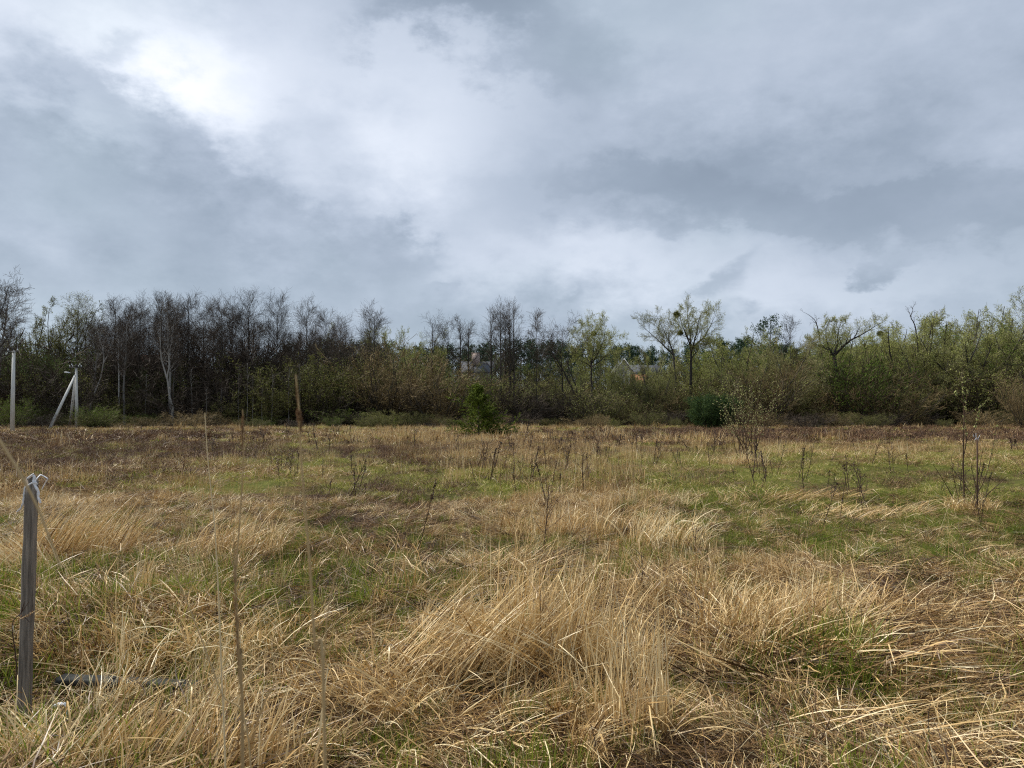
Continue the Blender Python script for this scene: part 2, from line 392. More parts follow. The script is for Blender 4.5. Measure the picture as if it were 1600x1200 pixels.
build_ground()

# ------------------------------------------------------------------ blades
def blades(rng, base, phi, th0, th1, L, w, K=5, kink=0.0, drift=0.25, floor=0.004, taper=0.85):
    """flat blades. angles from the vertical. returns verts (N*K*2), quads"""
    N = len(base); s = np.linspace(0, 1, K)[None]
    th = th0[:, None] + (th1 - th0)[:, None] * s ** 1.4
    if kink:
        kk = rng.rand(N) < kink; pos = rng.uniform(0.35, 0.85, N)
        th = th + (kk[:, None] & (s > pos[:, None])) * rng.uniform(0.7, 1.9, N)[:, None]
    ph = phi[:, None] + np.cumsum(rng.normal(0, drift / K ** 0.5, (N, K)), 1)
    d = np.stack([np.sin(th) * np.cos(ph), np.sin(th) * np.sin(ph), np.cos(th)], -1)
    P = base[:, None] + np.concatenate([np.zeros((N, 1, 3)), np.cumsum(d[:, :-1] * (L / (K - 1))[:, None, None], 1)], 1)
    P[..., 2] = np.maximum(P[..., 2], floor + rng.rand(N)[:, None] * 0.03)
    roll = rng.uniform(-1.2, 1.2, N)[:, None, None]
    side = np.stack([-np.sin(ph), np.cos(ph), np.zeros_like(ph)], -1)
    nrm = np.cross(side, d)
    A = side * np.cos(roll) + nrm * np.sin(roll)
    wd = (w[:, None] * (1 - taper * s ** 2.2))[..., None] * 0.5
    V = np.stack([P - A * wd, P + A * wd], 2).reshape(-1, 3)
    idx = np.arange(N * K * 2).reshape(N, K, 2)
    Q = np.stack([idx[:, :-1, 0], idx[:, :-1, 1], idx[:, 1:, 1], idx[:, 1:, 0]], -1).reshape(-1, 4)
    return V, Q
def disc(rng, n, r):
    a = rng.rand(n) * 2 * np.pi; q = r * np.sqrt(rng.rand(n))
    return np.stack([q * np.cos(a), q * np.sin(a), np.zeros(n)], -1)
def add_blades(b, rng, n, r, phi0, dphi, th0, th1, L, w, m=0, tint=(0.5, 0.2), K=5, kink=0.0, drift=0.25, z=0.0, base=None):
    ba = disc(rng, n, r) if base is None else base
    if z: ba[:, 2] += rng.rand(n) * z
    u = lambda t: rng.uniform(t[0], t[1], n)
    Ls = u(L) * rng.uniform(0.6, 1.0, n); ww = u(w) * np.clip(rng.lognormal(-0.2, 0.3, n), 0.45, 1.5)
    V, Q = blades(rng, ba, phi0 + rng.normal(0, dphi, n), u(th0), u(th1), Ls, ww, K, kink, drift)
    t = np.repeat(np.clip(rng.normal(tint[0], tint[1], n), 0.02, 1), K * 2)
    s = np.tile(np.repeat(np.linspace(0, 1, K), 2), n)
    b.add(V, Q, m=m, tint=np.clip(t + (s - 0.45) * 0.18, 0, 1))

def lib(name, fn, n, seed):
    c = bpy.data.collections.new(name)
    for i in range(n):
        o = bpy.data.objects.new(f'{name}_{i:02d}', fn(np.random.RandomState(seed + i))); c.objects.link(o)
    return c
def k_mat(rng):       # straw lying in one direction
    b = Buf()
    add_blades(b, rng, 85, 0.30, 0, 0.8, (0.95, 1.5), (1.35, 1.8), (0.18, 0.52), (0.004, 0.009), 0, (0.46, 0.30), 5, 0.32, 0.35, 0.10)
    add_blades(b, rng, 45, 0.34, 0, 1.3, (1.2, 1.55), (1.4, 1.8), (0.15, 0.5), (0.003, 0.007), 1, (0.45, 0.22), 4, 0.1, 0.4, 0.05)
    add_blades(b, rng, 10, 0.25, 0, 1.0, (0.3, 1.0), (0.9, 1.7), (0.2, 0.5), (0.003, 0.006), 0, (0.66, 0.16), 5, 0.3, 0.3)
    return b.mesh('straw_mat', [STRAW, THATCH])
def k_tuft(rng):      # arching tuft, combed to +x
    b = Buf()
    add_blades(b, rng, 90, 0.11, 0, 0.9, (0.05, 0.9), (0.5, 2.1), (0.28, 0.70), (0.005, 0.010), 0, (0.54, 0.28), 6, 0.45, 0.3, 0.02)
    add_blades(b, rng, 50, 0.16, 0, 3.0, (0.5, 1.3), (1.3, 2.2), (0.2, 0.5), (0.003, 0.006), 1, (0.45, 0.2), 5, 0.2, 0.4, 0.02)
    return b.mesh('straw_tuft', [STRAW, THATCH])
def k_upright(rng):   # standing dry stalks
    b = Buf()
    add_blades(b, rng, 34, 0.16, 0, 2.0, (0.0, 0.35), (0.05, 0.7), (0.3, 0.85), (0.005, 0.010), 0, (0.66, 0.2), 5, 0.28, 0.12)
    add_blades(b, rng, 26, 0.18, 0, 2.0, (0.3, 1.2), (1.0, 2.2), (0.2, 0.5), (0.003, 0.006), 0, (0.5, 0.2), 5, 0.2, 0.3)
    return b.mesh('straw_stalks', [STRAW, THATCH])
def k_green(rng):
    b = Buf()
    add_blades(b, rng, 70, 0.16, 0, 3.0, (0.0, 0.45), (0.2, 1.2), (0.12, 0.34), (0.004, 0.008), 0, (0.45, 0.2), 4, 0.0, 0.2)
    add_blades(b, rng, 34, 0.22, 0, 3.0, (0.6, 1.5), (1.3, 1.8), (0.12, 0.4), (0.003, 0.008), 1, (0.52, 0.25), 4, 0.2)
    return b.mesh('green_tuft', [GREEN, STRAW])
def k_thatch(rng):
    b = Buf()
    add_blades(b, rng, 130, 0.42, 0, 1.0, (1.25, 1.56), (1.4, 1.75), (0.15, 0.5), (0.004, 0.009), 0, (0.27, 0.2), 4, 0.0, 0.5, 0.04)
    return b.mesh('thatch_mat', [THATCH])
def f_scale(kind, wide):
    def straw(rng):
        b = Buf(); w = (0.006 * wide, 0.013 * wide)
        add_blades(b, rng, 45, 0.55, 0, 2.0, (0.1, 1.0), (0.8, 2.0), (0.18, 0.52), w, 0, (0.5, 0.2), 4, 0.15, 0.3)
        add_blades(b, rng, 55, 0.7, 0, 0.7, (1.15, 1.5), (1.4, 1.7), (0.3, 0.8), w, 1, (0.55, 0.2), 3, 0.0, 0.3, 0.08)
        return b.mesh('meadow_straw', [STRAW, THATCH])
    def stalks(rng):
        b = Buf(); w = (0.005 * wide, 0.011 * wide)
        add_blades(b, rng, 55, 0.5, 0, 2.0, (0.0, 0.3), (0.05, 0.6), (0.35, 0.85), w, 0, (0.55, 0.2), 4, 0.2, 0.1)
        return b.mesh('meadow_stalks', [STRAW, THATCH])
    def green(rng):
        b = Buf(); w = (0.006 * wide, 0.012 * wide)
        add_blades(b, rng, 75, 0.55, 0, 3.0, (0.0, 0.6), (0.4, 1.4), (0.08, 0.22), w, 0, (0.55, 0.2), 3)
        add_blades(b, rng, 50, 0.55, 0, 3.0, (0.6, 1.5), (1.2, 1.7), (0.12, 0.4), w, 1, (0.5, 0.28), 3, 0, 0.3, 0.05)
        add_blades(b, rng, 14, 0.6, 0, 3.0, (0.3, 1.5), (1.2, 1.7), (0.15, 0.4), w, 2, (0.6, 0.25), 3, 0, 0.3, 0.05)
        return b.mesh('meadow_green', [GREEN, OLIVEG, STRAW])
    def herb(rng):
        b = Buf(); w = (0.004 * wide, 0.010 * wide)
        add_blades(b, rng, 70, 0.5, 0, 3.0, (0.1, 0.9), (0.3, 1.6), (0.15, 0.5), w, 0, (0.5, 0.25), 4, 0.1, 0.6)
        add_blades(b, rng, 40, 0.6, 0, 3.0, (1.2, 1.5), (1.2, 1.7), (0.2, 0.6), w, 0, (0.4, 0.2), 3, 0, 0.6, 0.1)
        return b.mesh('meadow_herb', [HEATH])
    return dict(straw=straw, stalks=stalks, green=green, herb=herb)[kind]

def scatter(name, coll, P, rz, sc, rng, label, cat, tilt=0.0):
    """one 'stuff' object whose geometry nodes instance the tufts of a collection on its points"""
    n = len(P)
    me = mk_mesh(name, P)
    a = me.attributes.new('rot', 'FLOAT_VECTOR', 'POINT')
    rot = np.stack([rng.normal(0, tilt, n), rng.normal(0, tilt, n), rz], -1)
    a.data.foreach_set('vector', rot.astype(np.float32).ravel())
    a = me.attributes.new('size', 'FLOAT', 'POINT'); a.data.foreach_set('value', np.asarray(sc, np.float32))
    a = me.attributes.new('pick', 'INT', 'POINT'); a.data.foreach_set('value', rng.randint(0, len(coll.objects), n).astype(np.int32))
    o = link(name, me); tag(o, label, cat, None, 'stuff')
    g = bpy.data.node_groups.new(name + '_nodes', 'GeometryNodeTree')
    g.interface.new_socket('Geometry', in_out='INPUT', socket_type='NodeSocketGeometry')
    g.interface.new_socket('Geometry', in_out='OUTPUT', socket_type='NodeSocketGeometry')
    i = g.nodes.new('NodeGroupInput'); u = g.nodes.new('NodeGroupOutput')
    ci = g.nodes.new('GeometryNodeCollectionInfo'); ci.inputs[0].default_value = coll
    ci.inputs['Separate Children'].default_value = True; ci.inputs['Reset Children'].default_value = True
    ip = g.nodes.new('GeometryNodeInstanceOnPoints'); ip.inputs['Pick Instance'].default_value = True
    def att(nm, ty):
        q = g.nodes.new('GeometryNodeInputNamedAttribute'); q.data_type = ty; q.inputs[0].default_value = nm; return q.outputs[0]
    L = g.links.new
    L(i.outputs[0], ip.inputs['Points']); L(ci.outputs[0], ip.inputs['Instance']); L(att('pick', 'INT'), ip.inputs['Instance Index'])
    e2r = g.nodes.new('FunctionNodeEulerToRotation'); L(att('rot', 'FLOAT_VECTOR'), e2r.inputs[0]); L(e2r.outputs[0], ip.inputs['Rotation'])
    L(att('size', 'FLOAT'), ip.inputs['Scale']); L(ip.outputs[0], u.inputs[0])
    md = o.modifiers.new('scatter', 'NODES'); md.node_group = g
    return o
def spots(rng, n, y0, y1, keep=None, half=0.74, dz=0.0):
    """n random points in the wedge of ground the camera may see (area uniform)"""
    y = np.sqrt(rng.uniform(y0 ** 2, y1 ** 2, n)); x = rng.uniform(-half, half, n) * y + rng.uniform(-0.6, 0.6, n)
    if keep is not None:
        g, b, t = zones(x, np.maximum(y, 1.5)); k = rng.rand(n) < keep(g, b, t)
        k &= ~((y > 3.75) & (y < 4.8) & (x > gx(75, 4.5)) & (x < gx(320, 4.5)) & (rng.rand(n) < 0.55))   # the board lies there
        x, y = x[k], y[k]
    return np.stack([x, y, ground_h(x, y) + dz], -1)
def comb(P, rng, spread=0.8):
    """heading of the lying grass: a slow swirl, combed mostly to the right and towards the viewer"""
    a = (vnoise(P[:, 0], P[:, 1], 1.5) - 0.5) * 7.0 + (vnoise(P[:, 0] + 31, P[:, 1], 0.6) - 0.5) * 4.0 - 0.6
    px, _ = to_pix(P[:, 0], P[:, 1])
    a = np.where(px < 700, a + 0.0, a)
    return a + rng.normal(0, spread, len(P))

def build_grass():
    rng = np.random.RandomState(5)
    cm, ct, cu, cg, cth = lib('lib_mat', k_mat, 6, 10), lib('lib_tuft', k_tuft, 6, 30), lib('lib_upright', k_upright, 5, 50), lib('lib_green', k_green, 5, 70), lib('lib_thatch', k_thatch, 4, 90)
    def put(name, coll, P, sc, label, cat='grass', tilt=0.12, hd=None):
        scatter(name, coll, P, comb(P, rng) if hd is None else hd, rng.uniform(sc[0], sc[1], len(P)) * (1 - 0.38 * smooth(5.5, 10, P[:, 1]) * (P[:, 1].max() < 20)) * (0.55 + 0.9 * vnoise(P[:, 0] + 5, P[:, 1] + 3, 0.9 if P[:, 1].max() < 20 else 2.6)), rng, label, cat, tilt)
    near = (2.2, 15.0)
    P = spots(rng, 2300, *near, lambda g, b, t: 1.0); put('matted_thatch', cth, P, (0.8, 1.3), 'brown matted thatch under the straw')
    P = spots(rng, 3600, *near, lambda g, b, t: 1.05 - 0.85 * g - 0.6 * b); put('lying_straw', cm, P, (0.7, 1.25), 'dry straw lying in combed swathes')
    P = spots(rng, 1900, *near, lambda g, b, t: t * (1 - 0.5 * g) * (1 - 0.6 * b)); put('arching_straw', ct, P, (0.45, 0.95), 'arching tufts of dry straw')
    P = spots(rng, 1500, *near, lambda g, b, t: np.clip(t - 0.15, 0, 1) * (1 - 0.5 * g)); put('standing_straw', cu, P, (0.5, 0.95), 'standing dry straw stalks', hd=rng.rand(len(P)) * 6.28)
    P = spots(rng, 6500, *near, lambda g, b, t: np.clip(g * 1.35 - 0.10, 0.04, 1)); put('green_grass', cg, P, (0.6, 1.15), 'fresh green grass coming up through the straw', hd=rng.rand(len(P)) * 6.28)
    hb = lib('lib_herb_near', f_scale('herb', 0.7), 4, 210)
    P = spots(rng, 1500, 5, 15.0, lambda g, b, t: np.clip(b * 1.2 - 0.2, 0, 1)); put('brown_herbs', hb, P, (0.5, 0.9), 'brown matted dead herbs', hd=rng.rand(len(P)) * 6.28)
    # middle distance
    def zone(y0, y1, dens, wide, tagn, s):
        area = 0.74 * (y1 ** 2 - y0 ** 2)
        n = int(area * dens)
        nm = ('middle', 'distant')[tagn]
        l = {k: lib(f'lib_{k}_{nm}', f_scale(k, wide), 4, 300 + 10 * tagn + i * 50) for i, k in enumerate(('straw', 'stalks', 'green', 'herb'))}
        P = spots(rng, n, y0, y1, lambda g, b, t: np.clip(1.0 - 0.85 * g - 0.8 * b, 0.05, 1)); put(f'{nm}_straw', l['straw'], P, s, f'dry straw tufts of the {nm} field')
        P = spots(rng, int(n * 0.8), y0, y1, lambda g, b, t: np.clip(t * 0.8 - 0.12, 0, 1) * (1 - 0.7 * b)); put(f'{nm}_stalks', l['stalks'], P, s, f'standing straw stalks of the {nm} field', hd=rng.rand(len(P)) * 6.28)
        P = spots(rng, int(n * 1.3), y0, y1, lambda g, b, t: np.clip(g * 1.5 - 0.10, 0, 1) * (1 - b * 0.6)); put(f'{nm}_green_grass', l['green'], P, s, f'fresh green grass of the {nm} field', hd=rng.rand(len(P)) * 6.28)
        P = spots(rng, int(n * 1.2), y0, y1, lambda g, b, t: np.clip(b * 1.2 - 0.1, 0, 1)); put(f'{nm}_brown_herbs', l['herb'], P, (s[0], s[1] * 1.2), f'brown dead herbs of the {nm} field', hd=rng.rand(len(P)) * 6.28)
    zone(13.5, 42, 4.0, 1.25, 0, (0.42, 0.85))
    zone(40, 118, 1.2, 2.8, 1, (0.5, 1.1))
build_grass()

# ------------------------------------------------------------------ trees
def grow(rng, P, Rd, n, t0, t1, length, ang, up, K, jit=0.12, rr=0.6, rmin=0.006, tpow=1.0):
    """n children on every polyline of P -> (N*n,K,3), radii"""
    N, KP, _ = P.shape
    pi = np.repeat(np.arange(N), n)
    t = t0 + (t1 - t0) * ((np.tile(np.arange(n), N) + rng.rand(N * n)) / n) ** tpow
    f = t * (KP - 1); i = np.clip(f.astype(int), 0, KP - 2); u = (f - i)[:, None]
    p0 = P[pi, i] * (1 - u) + P[pi, i + 1] * u
    tan = norm(P[pi, i + 1] - P[pi, i])
    r0 = (Rd[pi, i] * (1 - u[:, 0]) + Rd[pi, i + 1] * u[:, 0]) * rr
    plen = np.linalg.norm(np.diff(P, axis=1), axis=2).sum(1)[pi]
    L = length(t, plen) * rng.uniform(0.65, 1.2, len(t))
    a = ang(t) + rng.normal(0, 0.12, len(t))
    perp = norm(np.cross(tan, rng.normal(size=tan.shape)))
    d = tan * np.cos(a)[:, None] + perp * np.sin(a)[:, None]
    pts = [p0]; seg = (L / (K - 1))[:, None]
    for k in range(K - 1):
        pts.append(pts[-1] + d * seg)
        d = norm(d + np.array([0, 0, up]) / (K - 1) * 1.5 + rng.normal(0, jit, d.shape))
    C_ = np.stack(pts, 1)
    s = np.linspace(0, 1, K)[None]
    return C_, np.maximum(r0[:, None] * (1 - 0.8 * s), rmin), t
def leaves(rng, P, n, size, spread=0.1, tri=True):
    N, K, _ = P.shape
    f = rng.rand(N, n) ** 0.8 * (K - 1); i = np.clip(f.astype(int), 0, K - 2); u = (f - i)[..., None]
    pi = np.arange(N)[:, None]
    c = (P[pi, i] * (1 - u) + P[pi, i + 1] * u).reshape(-1, 3) + rng.normal(0, spread, (N * n, 3))
    M = len(c); s = size * rng.uniform(0.5, 1.3, M)[:, None]
    a = norm(rng.normal(size=(M, 3))); b = norm(np.cross(a, rng.normal(size=(M, 3))))
    V = np.stack([c - a * s * 0.5, c + b * s * 0.38, c + a * s * 0.6, c - b * s * 0.38], 1).reshape(-1, 3)
    if tri: return V.reshape(M, 4, 3)[:, :3].reshape(-1, 3), np.arange(M * 3).reshape(M, 3)
    return V, np.arange(M * 4).reshape(M, 4)
def rep(rng, n, k, m=0.5, s=0.2): return np.repeat(np.clip(rng.normal(m, s, n), 0, 1), k)

def trunk_line(rng, H, r, lean=0.0, wob=0.02, K=10):
    z = np.linspace(0, H, K); a = rng.rand() * 6.28
    x = lean * z + np.cumsum(rng.normal(0, wob * H / K, K)); y = np.cumsum(rng.normal(0, wob * H / K, K))
    x -= x[0]; y -= y[0]
    P = np.stack([x, y, z], -1)[None]; s = z / H
    return P, np.maximum(r * (1 - 0.88 * s ** 0.9) * (1 + 0.4 * np.exp(-s * 25)), 0.02)[None]

def alder(seed, H=17.0, Rc=2.4, r=0.17, start=0.3, n1=42, n2=8, n3=9, bark=None, twig=None, leaf=None, leafn=0, lsize=0.12, lean=0.0, upk=0.30, wob=0.012, cone=True, tw=0.0078, a_lo=1.2, a_hi=0.62, drop=False):
    """tall single-stem tree with a narrow crown of ascending branches"""
    rng = np.random.RandomState(seed)
    P0, R0 = trunk_line(rng, H, r, lean, wob)
    prof = lambda t: Rc * (0.45 + 0.72 * np.sin(np.clip((t - start) / (1 - start), 0, 1) * 2.3 + 0.45)) * (1.05 - 0.2 * t)
    P1, R1, t1 = grow(rng, P0, R0, n1, start, 0.985, lambda t, L: prof(t), lambda t: a_lo - (a_lo - a_hi) * t, upk, 5, 0.12, 0.42, 0.014)
    P2, R2, _ = grow(rng, P1, R1, n2, 0.2, 0.98, lambda t, L: L * (0.66 - 0.34 * t) + 0.2, lambda t: 0.75 + 0 * t, 0.25, 4, 0.13, 0.6, 0.010)
    P3, R3, _ = grow(rng, P2, R2, n3, 0.1, 1.0, lambda t, L: L * 0.6 + 0.15, lambda t: 0.75 + 0 * t, -0.6 if drop else 0.12, 3 if not drop else 4, 0.25, 0.7, tw)
    T = Buf(); V, Q = tubes(P0, R0, 7, rng); T.add(V, Q)
    V, Q = tubes(P1, R1, 4, rng); T.add(V, Q)
    B = Buf(); V, Q = tubes(P2, R2, 3, rng); B.add(V, Q, m=0, tint=rep(rng, len(P2), 12, 0.35))
    V, Q = tubes(P3, R3 * 0 + tw, 2, rng); B.add(V, Q, m=0, tint=rep(rng, len(P3), P3.shape[1] * 2, 0.5))
    if cone:
        V, Tr = leaves(rng, P3[::6], 1, 0.08, 0.04); B.add(V, None, Tr, m=0, tint=rep(rng, len(Tr), 3, 0.3))
    if leafn:
        V, Tr = leaves(rng, P3, leafn, lsize, 0.07); B.add(V, None, Tr, m=1, tint=rep(rng, len(Tr), 3))
    H = float(np.percentile(P3[..., 2], 99.7))
    return T.mesh('trunk', [bark or BARK]), B.mesh('crown', [twig or TW_PURPLE, leaf or LF_PALE]), H

def broad(seed, H=14.0, Rc=5.0, r=0.28, fork=0.25, nl=5, n1=9, n2=8, n3=7, bark=None, twig=None, leaf=None, leafn=2, lsize=0.12, spread=0.75, tw=0.012, lsp=0.1, up=0.75, n3len=0.42):
    """wide tree: short trunk parting into leaders"""
    rng = np.random.RandomState(seed)
    hf = H * fork
    P0, R0 = trunk_line(rng, hf * 1.15, r, rng.normal(0, 0.05), 0.03, 6); R0[:] = np.linspace(r * 1.25, r * 0.8, 6)
    PL, RL, _ = grow(rng, P0, R0, nl, 0.55, 1.0, lambda t, L: (H - hf) * 1.02 + 0 * t, lambda t: spread + rng.normal(0, 0.12, len(t)), up, 8, 0.10, 0.62, 0.02)
    zt = PL[:, :, 2].max(); 
    P1, R1, _ = grow(rng, PL, RL, n1, 0.18, 0.98, lambda t, L: L * (0.42 - 0.25 * t), lambda t: 0.85 + 0 * t, 0.45, 5, 0.15, 0.5, 0.015)
    P2, R2, _ = grow(rng, P1, R1, n2, 0.15, 1.0, lambda t, L: L * (0.45 - 0.15 * t) + 0.15, lambda t: 0.8 + 0 * t, 0.3, 4, 0.2, 0.6, 0.011)
    P3, R3, _ = grow(rng, P2, R2, n3, 0.1, 1.0, lambda t, L: L * n3len + 0.12, lambda t: 0.8 + 0 * t, 0.25, 3, 0.25, 0.7, tw)
    k = H / max(zt, P3[..., 2].max())
    for a in (P0, PL, P1, P2, P3): a *= k
    T = Buf()
    for a, b_, s_ in ((P0, R0, 8), (PL, RL, 6), (P1, R1, 4)): V, Q = tubes(a, b_, s_, rng); T.add(V, Q)
    B = Buf(); V, Q = tubes(P2, R2, 3, rng); B.add(V, Q, m=0, tint=rep(rng, len(P2), 12, 0.35))
    V, Q = tubes(P3, R3 * 0 + tw, 2, rng); B.add(V, Q, m=0, tint=rep(rng, len(P3), 6, 0.5))
    if leafn:
        V, Tr = leaves(rng, P3, leafn, lsize, lsp); B.add(V, None, Tr, m=1, tint=rep(rng, len(Tr), 3))
    return T.mesh('trunk', [bark or BARK]), B.mesh('crown', [twig or TW_BROWN, leaf or LF_PALE]), H

def bush(seed, H=6.0, W=6.0, stems=26, n1=7, n2=7, n3=0, bark=None, twig=None, leaf=None, leafn=3, lsize=0.13, tw=0.014, lsp=0.12):
    """multi-stemmed shrub: stems fan out of one stool, twigs to the ground"""
    rng = np.random.RandomState(seed)
    a = rng.rand(stems) * 6.28; q = np.sqrt(rng.rand(stems)); K = 6
    th = q * math.atan2(W * 0.5, H * 0.55)
    L = H / np.maximum(np.cos(th), 0.35) * rng.uniform(0.7, 1.0, stems); L = np.minimum(L, np.hypot(H, W * 0.5) * 0.95)
    s = np.linspace(0, 1, K)
    ths = th[:, None] * (1.25 - 0.7 * s[None])
    d = np.stack([np.sin(ths) * np.cos(a)[:, None], np.sin(ths) * np.sin(a)[:, None], np.cos(ths)], -1)
    P = np.concatenate([np.zeros((stems, 1, 3)), np.cumsum(d[:, :-1] * (L / (K - 1))[:, None, None], 1)], 1) + np.stack([np.cos(a), np.sin(a), 0 * a], -1)[:, None] * rng.rand(stems)[:, None, None] * W * 0.12
    P[:, 1:] += rng.normal(0, 0.02 * H, P[:, 1:].shape)
    Rd = np.maximum(0.05 * H / 6 * (1 - 0.8 * s[None]) * rng.uniform(0.6, 1.3, (stems, 1)), 0.012)
    P1, R1, _ = grow(rng, P, Rd, n1, 0.12, 1.0, lambda t, l: l * (0.34 - 0.12 * t), lambda t: 0.75 + 0 * t, 0.5, 4, 0.15, 0.5, 0.012)
    P2, R2, _ = grow(rng, P1, R1, n2, 0.1, 1.0, lambda t, l: l * 0.45 + 0.1, lambda t: 0.7 + 0 * t, 0.4, 3, 0.2, 0.6, tw)
    zz = P2[..., 2].max(); k = H / zz
    for x in (P, P1, P2): x[..., 2] *= k
    for x in (P1, P2): x[..., 2] = np.maximum(x[..., 2], 0.05)
    T = Buf(); V, Q = tubes(P, Rd, 4, rng); T.add(V, Q)
    B = Buf(); V, Q = tubes(P1, R1, 3, rng); B.add(V, Q, m=0, tint=rep(rng, len(P1), 12, 0.35))
    V, Q = tubes(P2, R2 * 0 + tw, 2, rng); B.add(V, Q, m=0, tint=rep(rng, len(P2), 6, 0.5))
    if leafn:
        V, Tr = leaves(rng, P2, leafn, lsize, lsp); B.add(V, None, Tr, m=1, tint=rep(rng, len(Tr), 3))
    return T.mesh('stem', [bark or BARK]), B.mesh('crown', [twig or TW_BROWN, leaf or LF_OLIVE]), H

def conifer(seed, H=14.0, Rc=2.2, start=0.15, n1=60, n2=10, cone=True, leaf=None, leafn=7, lsize=0.22, bark=None, droop=0.0, a0=1.5, shape=1.0, lsp=0.12):
    rng = np.random.RandomState(seed)
    P0, R0 = trunk_line(rng, H, 0.012 * H + 0.02, 0, 0.008)
    if cone: prof = lambda t: Rc * np.clip(1 - (t - start) / (1 - start), 0.04, 1) ** shape
    else: prof = lambda t: Rc * (0.35 + 0.75 * np.sin(np.clip((t - start) / (1 - start), 0, 1) * 2.5 + 0.3))
    P1, R1, _ = grow(rng, P0, R0, n1, start, 0.99, lambda t, L: prof(t), lambda t: a0 - 0.55 * t, -droop, 5, 0.08, 0.3, 0.012)
    P2, R2, _ = grow(rng, P1, R1, n2, 0.15, 1.0, lambda t, L: L * (0.4 - 0.2 * t) + 0.05, lambda t: 0.85 + 0 * t, 0.15, 3, 0.12, 0.6, 0.008)
    T = Buf(); V, Q = tubes(P0, R0, 7, rng); T.add(V, Q); V, Q = tubes(P1, R1, 3, rng); T.add(V, Q)
    B = Buf(); V, Q = tubes(P2, R2, 2, rng); B.add(V, Q, m=0, tint=rep(rng, len(P2), 6, 0.4))
    V, Tr = leaves(rng, P2, leafn, lsize, lsp); B.add(V, None, Tr, m=1, tint=rep(rng, len(Tr), 3))
    return T.mesh('trunk', [bark or BARK]), B.mesh('crown', [TW_BROWN, leaf or NEEDLE]), H

KIND = {}
def kinds():
    K = KIND
    K['alder'] = [alder(100 + i, 17, (2.7, 3.1, 3.4, 2.9, 3.8, 3.2)[i], 0.20, (0.32, 0.4, 0.28, 0.45, 0.35, 0.38)[i], (40, 44, 46, 38, 48, 42)[i], 9, 8) for i in range(6)]
    K['clear_alder'] = [alder(115 + i, 17, (2.6, 3.0, 2.8)[i], 0.30, (0.35, 0.4, 0.42)[i], 28, 7, 5, tw=0.009, upk=0.25) for i in range(3)]
    K['ridge_pine'] = [conifer(270 + i, 12, 2.6, 0.08, 44, 7, False, leafn=10, lsize=0.42, a0=1.4, lsp=0.25) for i in range(3)]
    K['thicket'] = [bush(280 + i, 10, 9, 34, 8, 8, leaf=LF_DARK, leafn=5, lsize=0.2) for i in range(3)]
    K['wood'] = [broad(290 + i, 11, 5.5, 0.2, 0.10, 6, 8, 7, 6, twig=TW_LIGHT, leafn=3, lsize=0.17, leaf=(LF_OLIVE, LF_PALE, LF_OLIVE, LF_GREEN)[i], spread=0.75, lsp=0.16) for i in range(4)]
    K['thin_alder'] = [alder(120 + i, 15, 1.5 + 0.3 * i, 0.10, 0.45, 26, 6, 7) for i in range(3)]
    K['leafy'] = [broad(130 + i, 13, 5, 0.22, 0.2, 5, 8, 7, 6, leafn=4, lsize=0.15, twig=TW_LIGHT) for i in range(4)]
    K['willow'] = [broad(140 + i, 13, 5, 0.3, 0.22, 4 + i % 2, 9, 7, 6, leafn=3, lsize=0.13, leaf=LF_PALE, twig=TW_LIGHT, spread=0.85) for i in range(3)]
    K['olive'] = [broad(150 + i, 11, 5, 0.2, 0.12, 6, 8, 7, 6, leafn=3, lsize=0.15, leaf=LF_OLIVE, spread=0.7) for i in range(4)]
    K['tawny_bush'] = [bush(160 + i, 8, 9, 34, 8, 8, twig=TW_TAWNY, leaf=LF_TAWNY, leafn=3, lsize=0.12) for i in range(3)]
    K['olive_bush'] = [bush(170 + i, 6, 6.5, 28, 7, 7, leaf=LF_OLIVE, leafn=5, lsize=0.17) for i in range(4)]
    K['green_bush'] = [bush(180 + i, 5, 5, 26, 7, 7, leaf=LF_GREEN, leafn=4, lsize=0.15) for i in range(3)]
    K['pale_bush'] = [bush(190 + i, 5, 6, 26, 7, 7, leaf=LF_PALE, leafn=2, lsize=0.12) for i in range(2)]
    K['bare_bush'] = [bush(200 + i, 5, 7, 34, 8, 8, leafn=0, twig=TW_PURPLE) for i in range(4)]
    K['pine'] = [conifer(210 + i, 16, 2.6, 0.35, 34, 8, False, leafn=8, lsize=0.30, a0=1.35, lsp=0.18) for i in range(3)]
    K['juniper'] = [bush(300, 4, 4.0, 40, 9, 9, leaf=LF_DARK, twig=NEEDLE, leafn=8, lsize=0.15, lsp=0.10)]
    K['fir'] = [conifer(220 + i, 14, 2.4, 0.1, 60, 9, True, leafn=6, lsize=0.26) for i in range(2)]
    K['birch'] = [alder(230 + i, 14, 1.8, 0.17, 0.5, 26, 7, 7, bark=BIRCH, lean=(0.05, -0.12)[i], wob=0.05) for i in range(2)]
    K['greytrunk'] = [alder(240 + i, 15, 2.6, 0.27, 0.45, 30, 8, 8, bark=BARKG, wob=0.05, lean=(0.0, -0.06, 0.1)[i]) for i in range(3)]
    K['weeping'] = [alder(250, 15, 2.6, 0.16, 0.3, 34, 8, 8, leaf=LF_PALE, leafn=2, drop=True, twig=TW_BROWN, cone=False)]
    K['pole_tree'] = [alder(260 + i, 9, 0.7, 0.06, 0.5, 14, 4, 4, bark=BARKG, wob=0.05) for i in range(3)]
LF_DARK = m_leaf('dark_green_leaf', (0.02, 0.035, 0.010), (0.05, 0.085, 0.022), (0.10, 0.15, 0.035))
kinds()
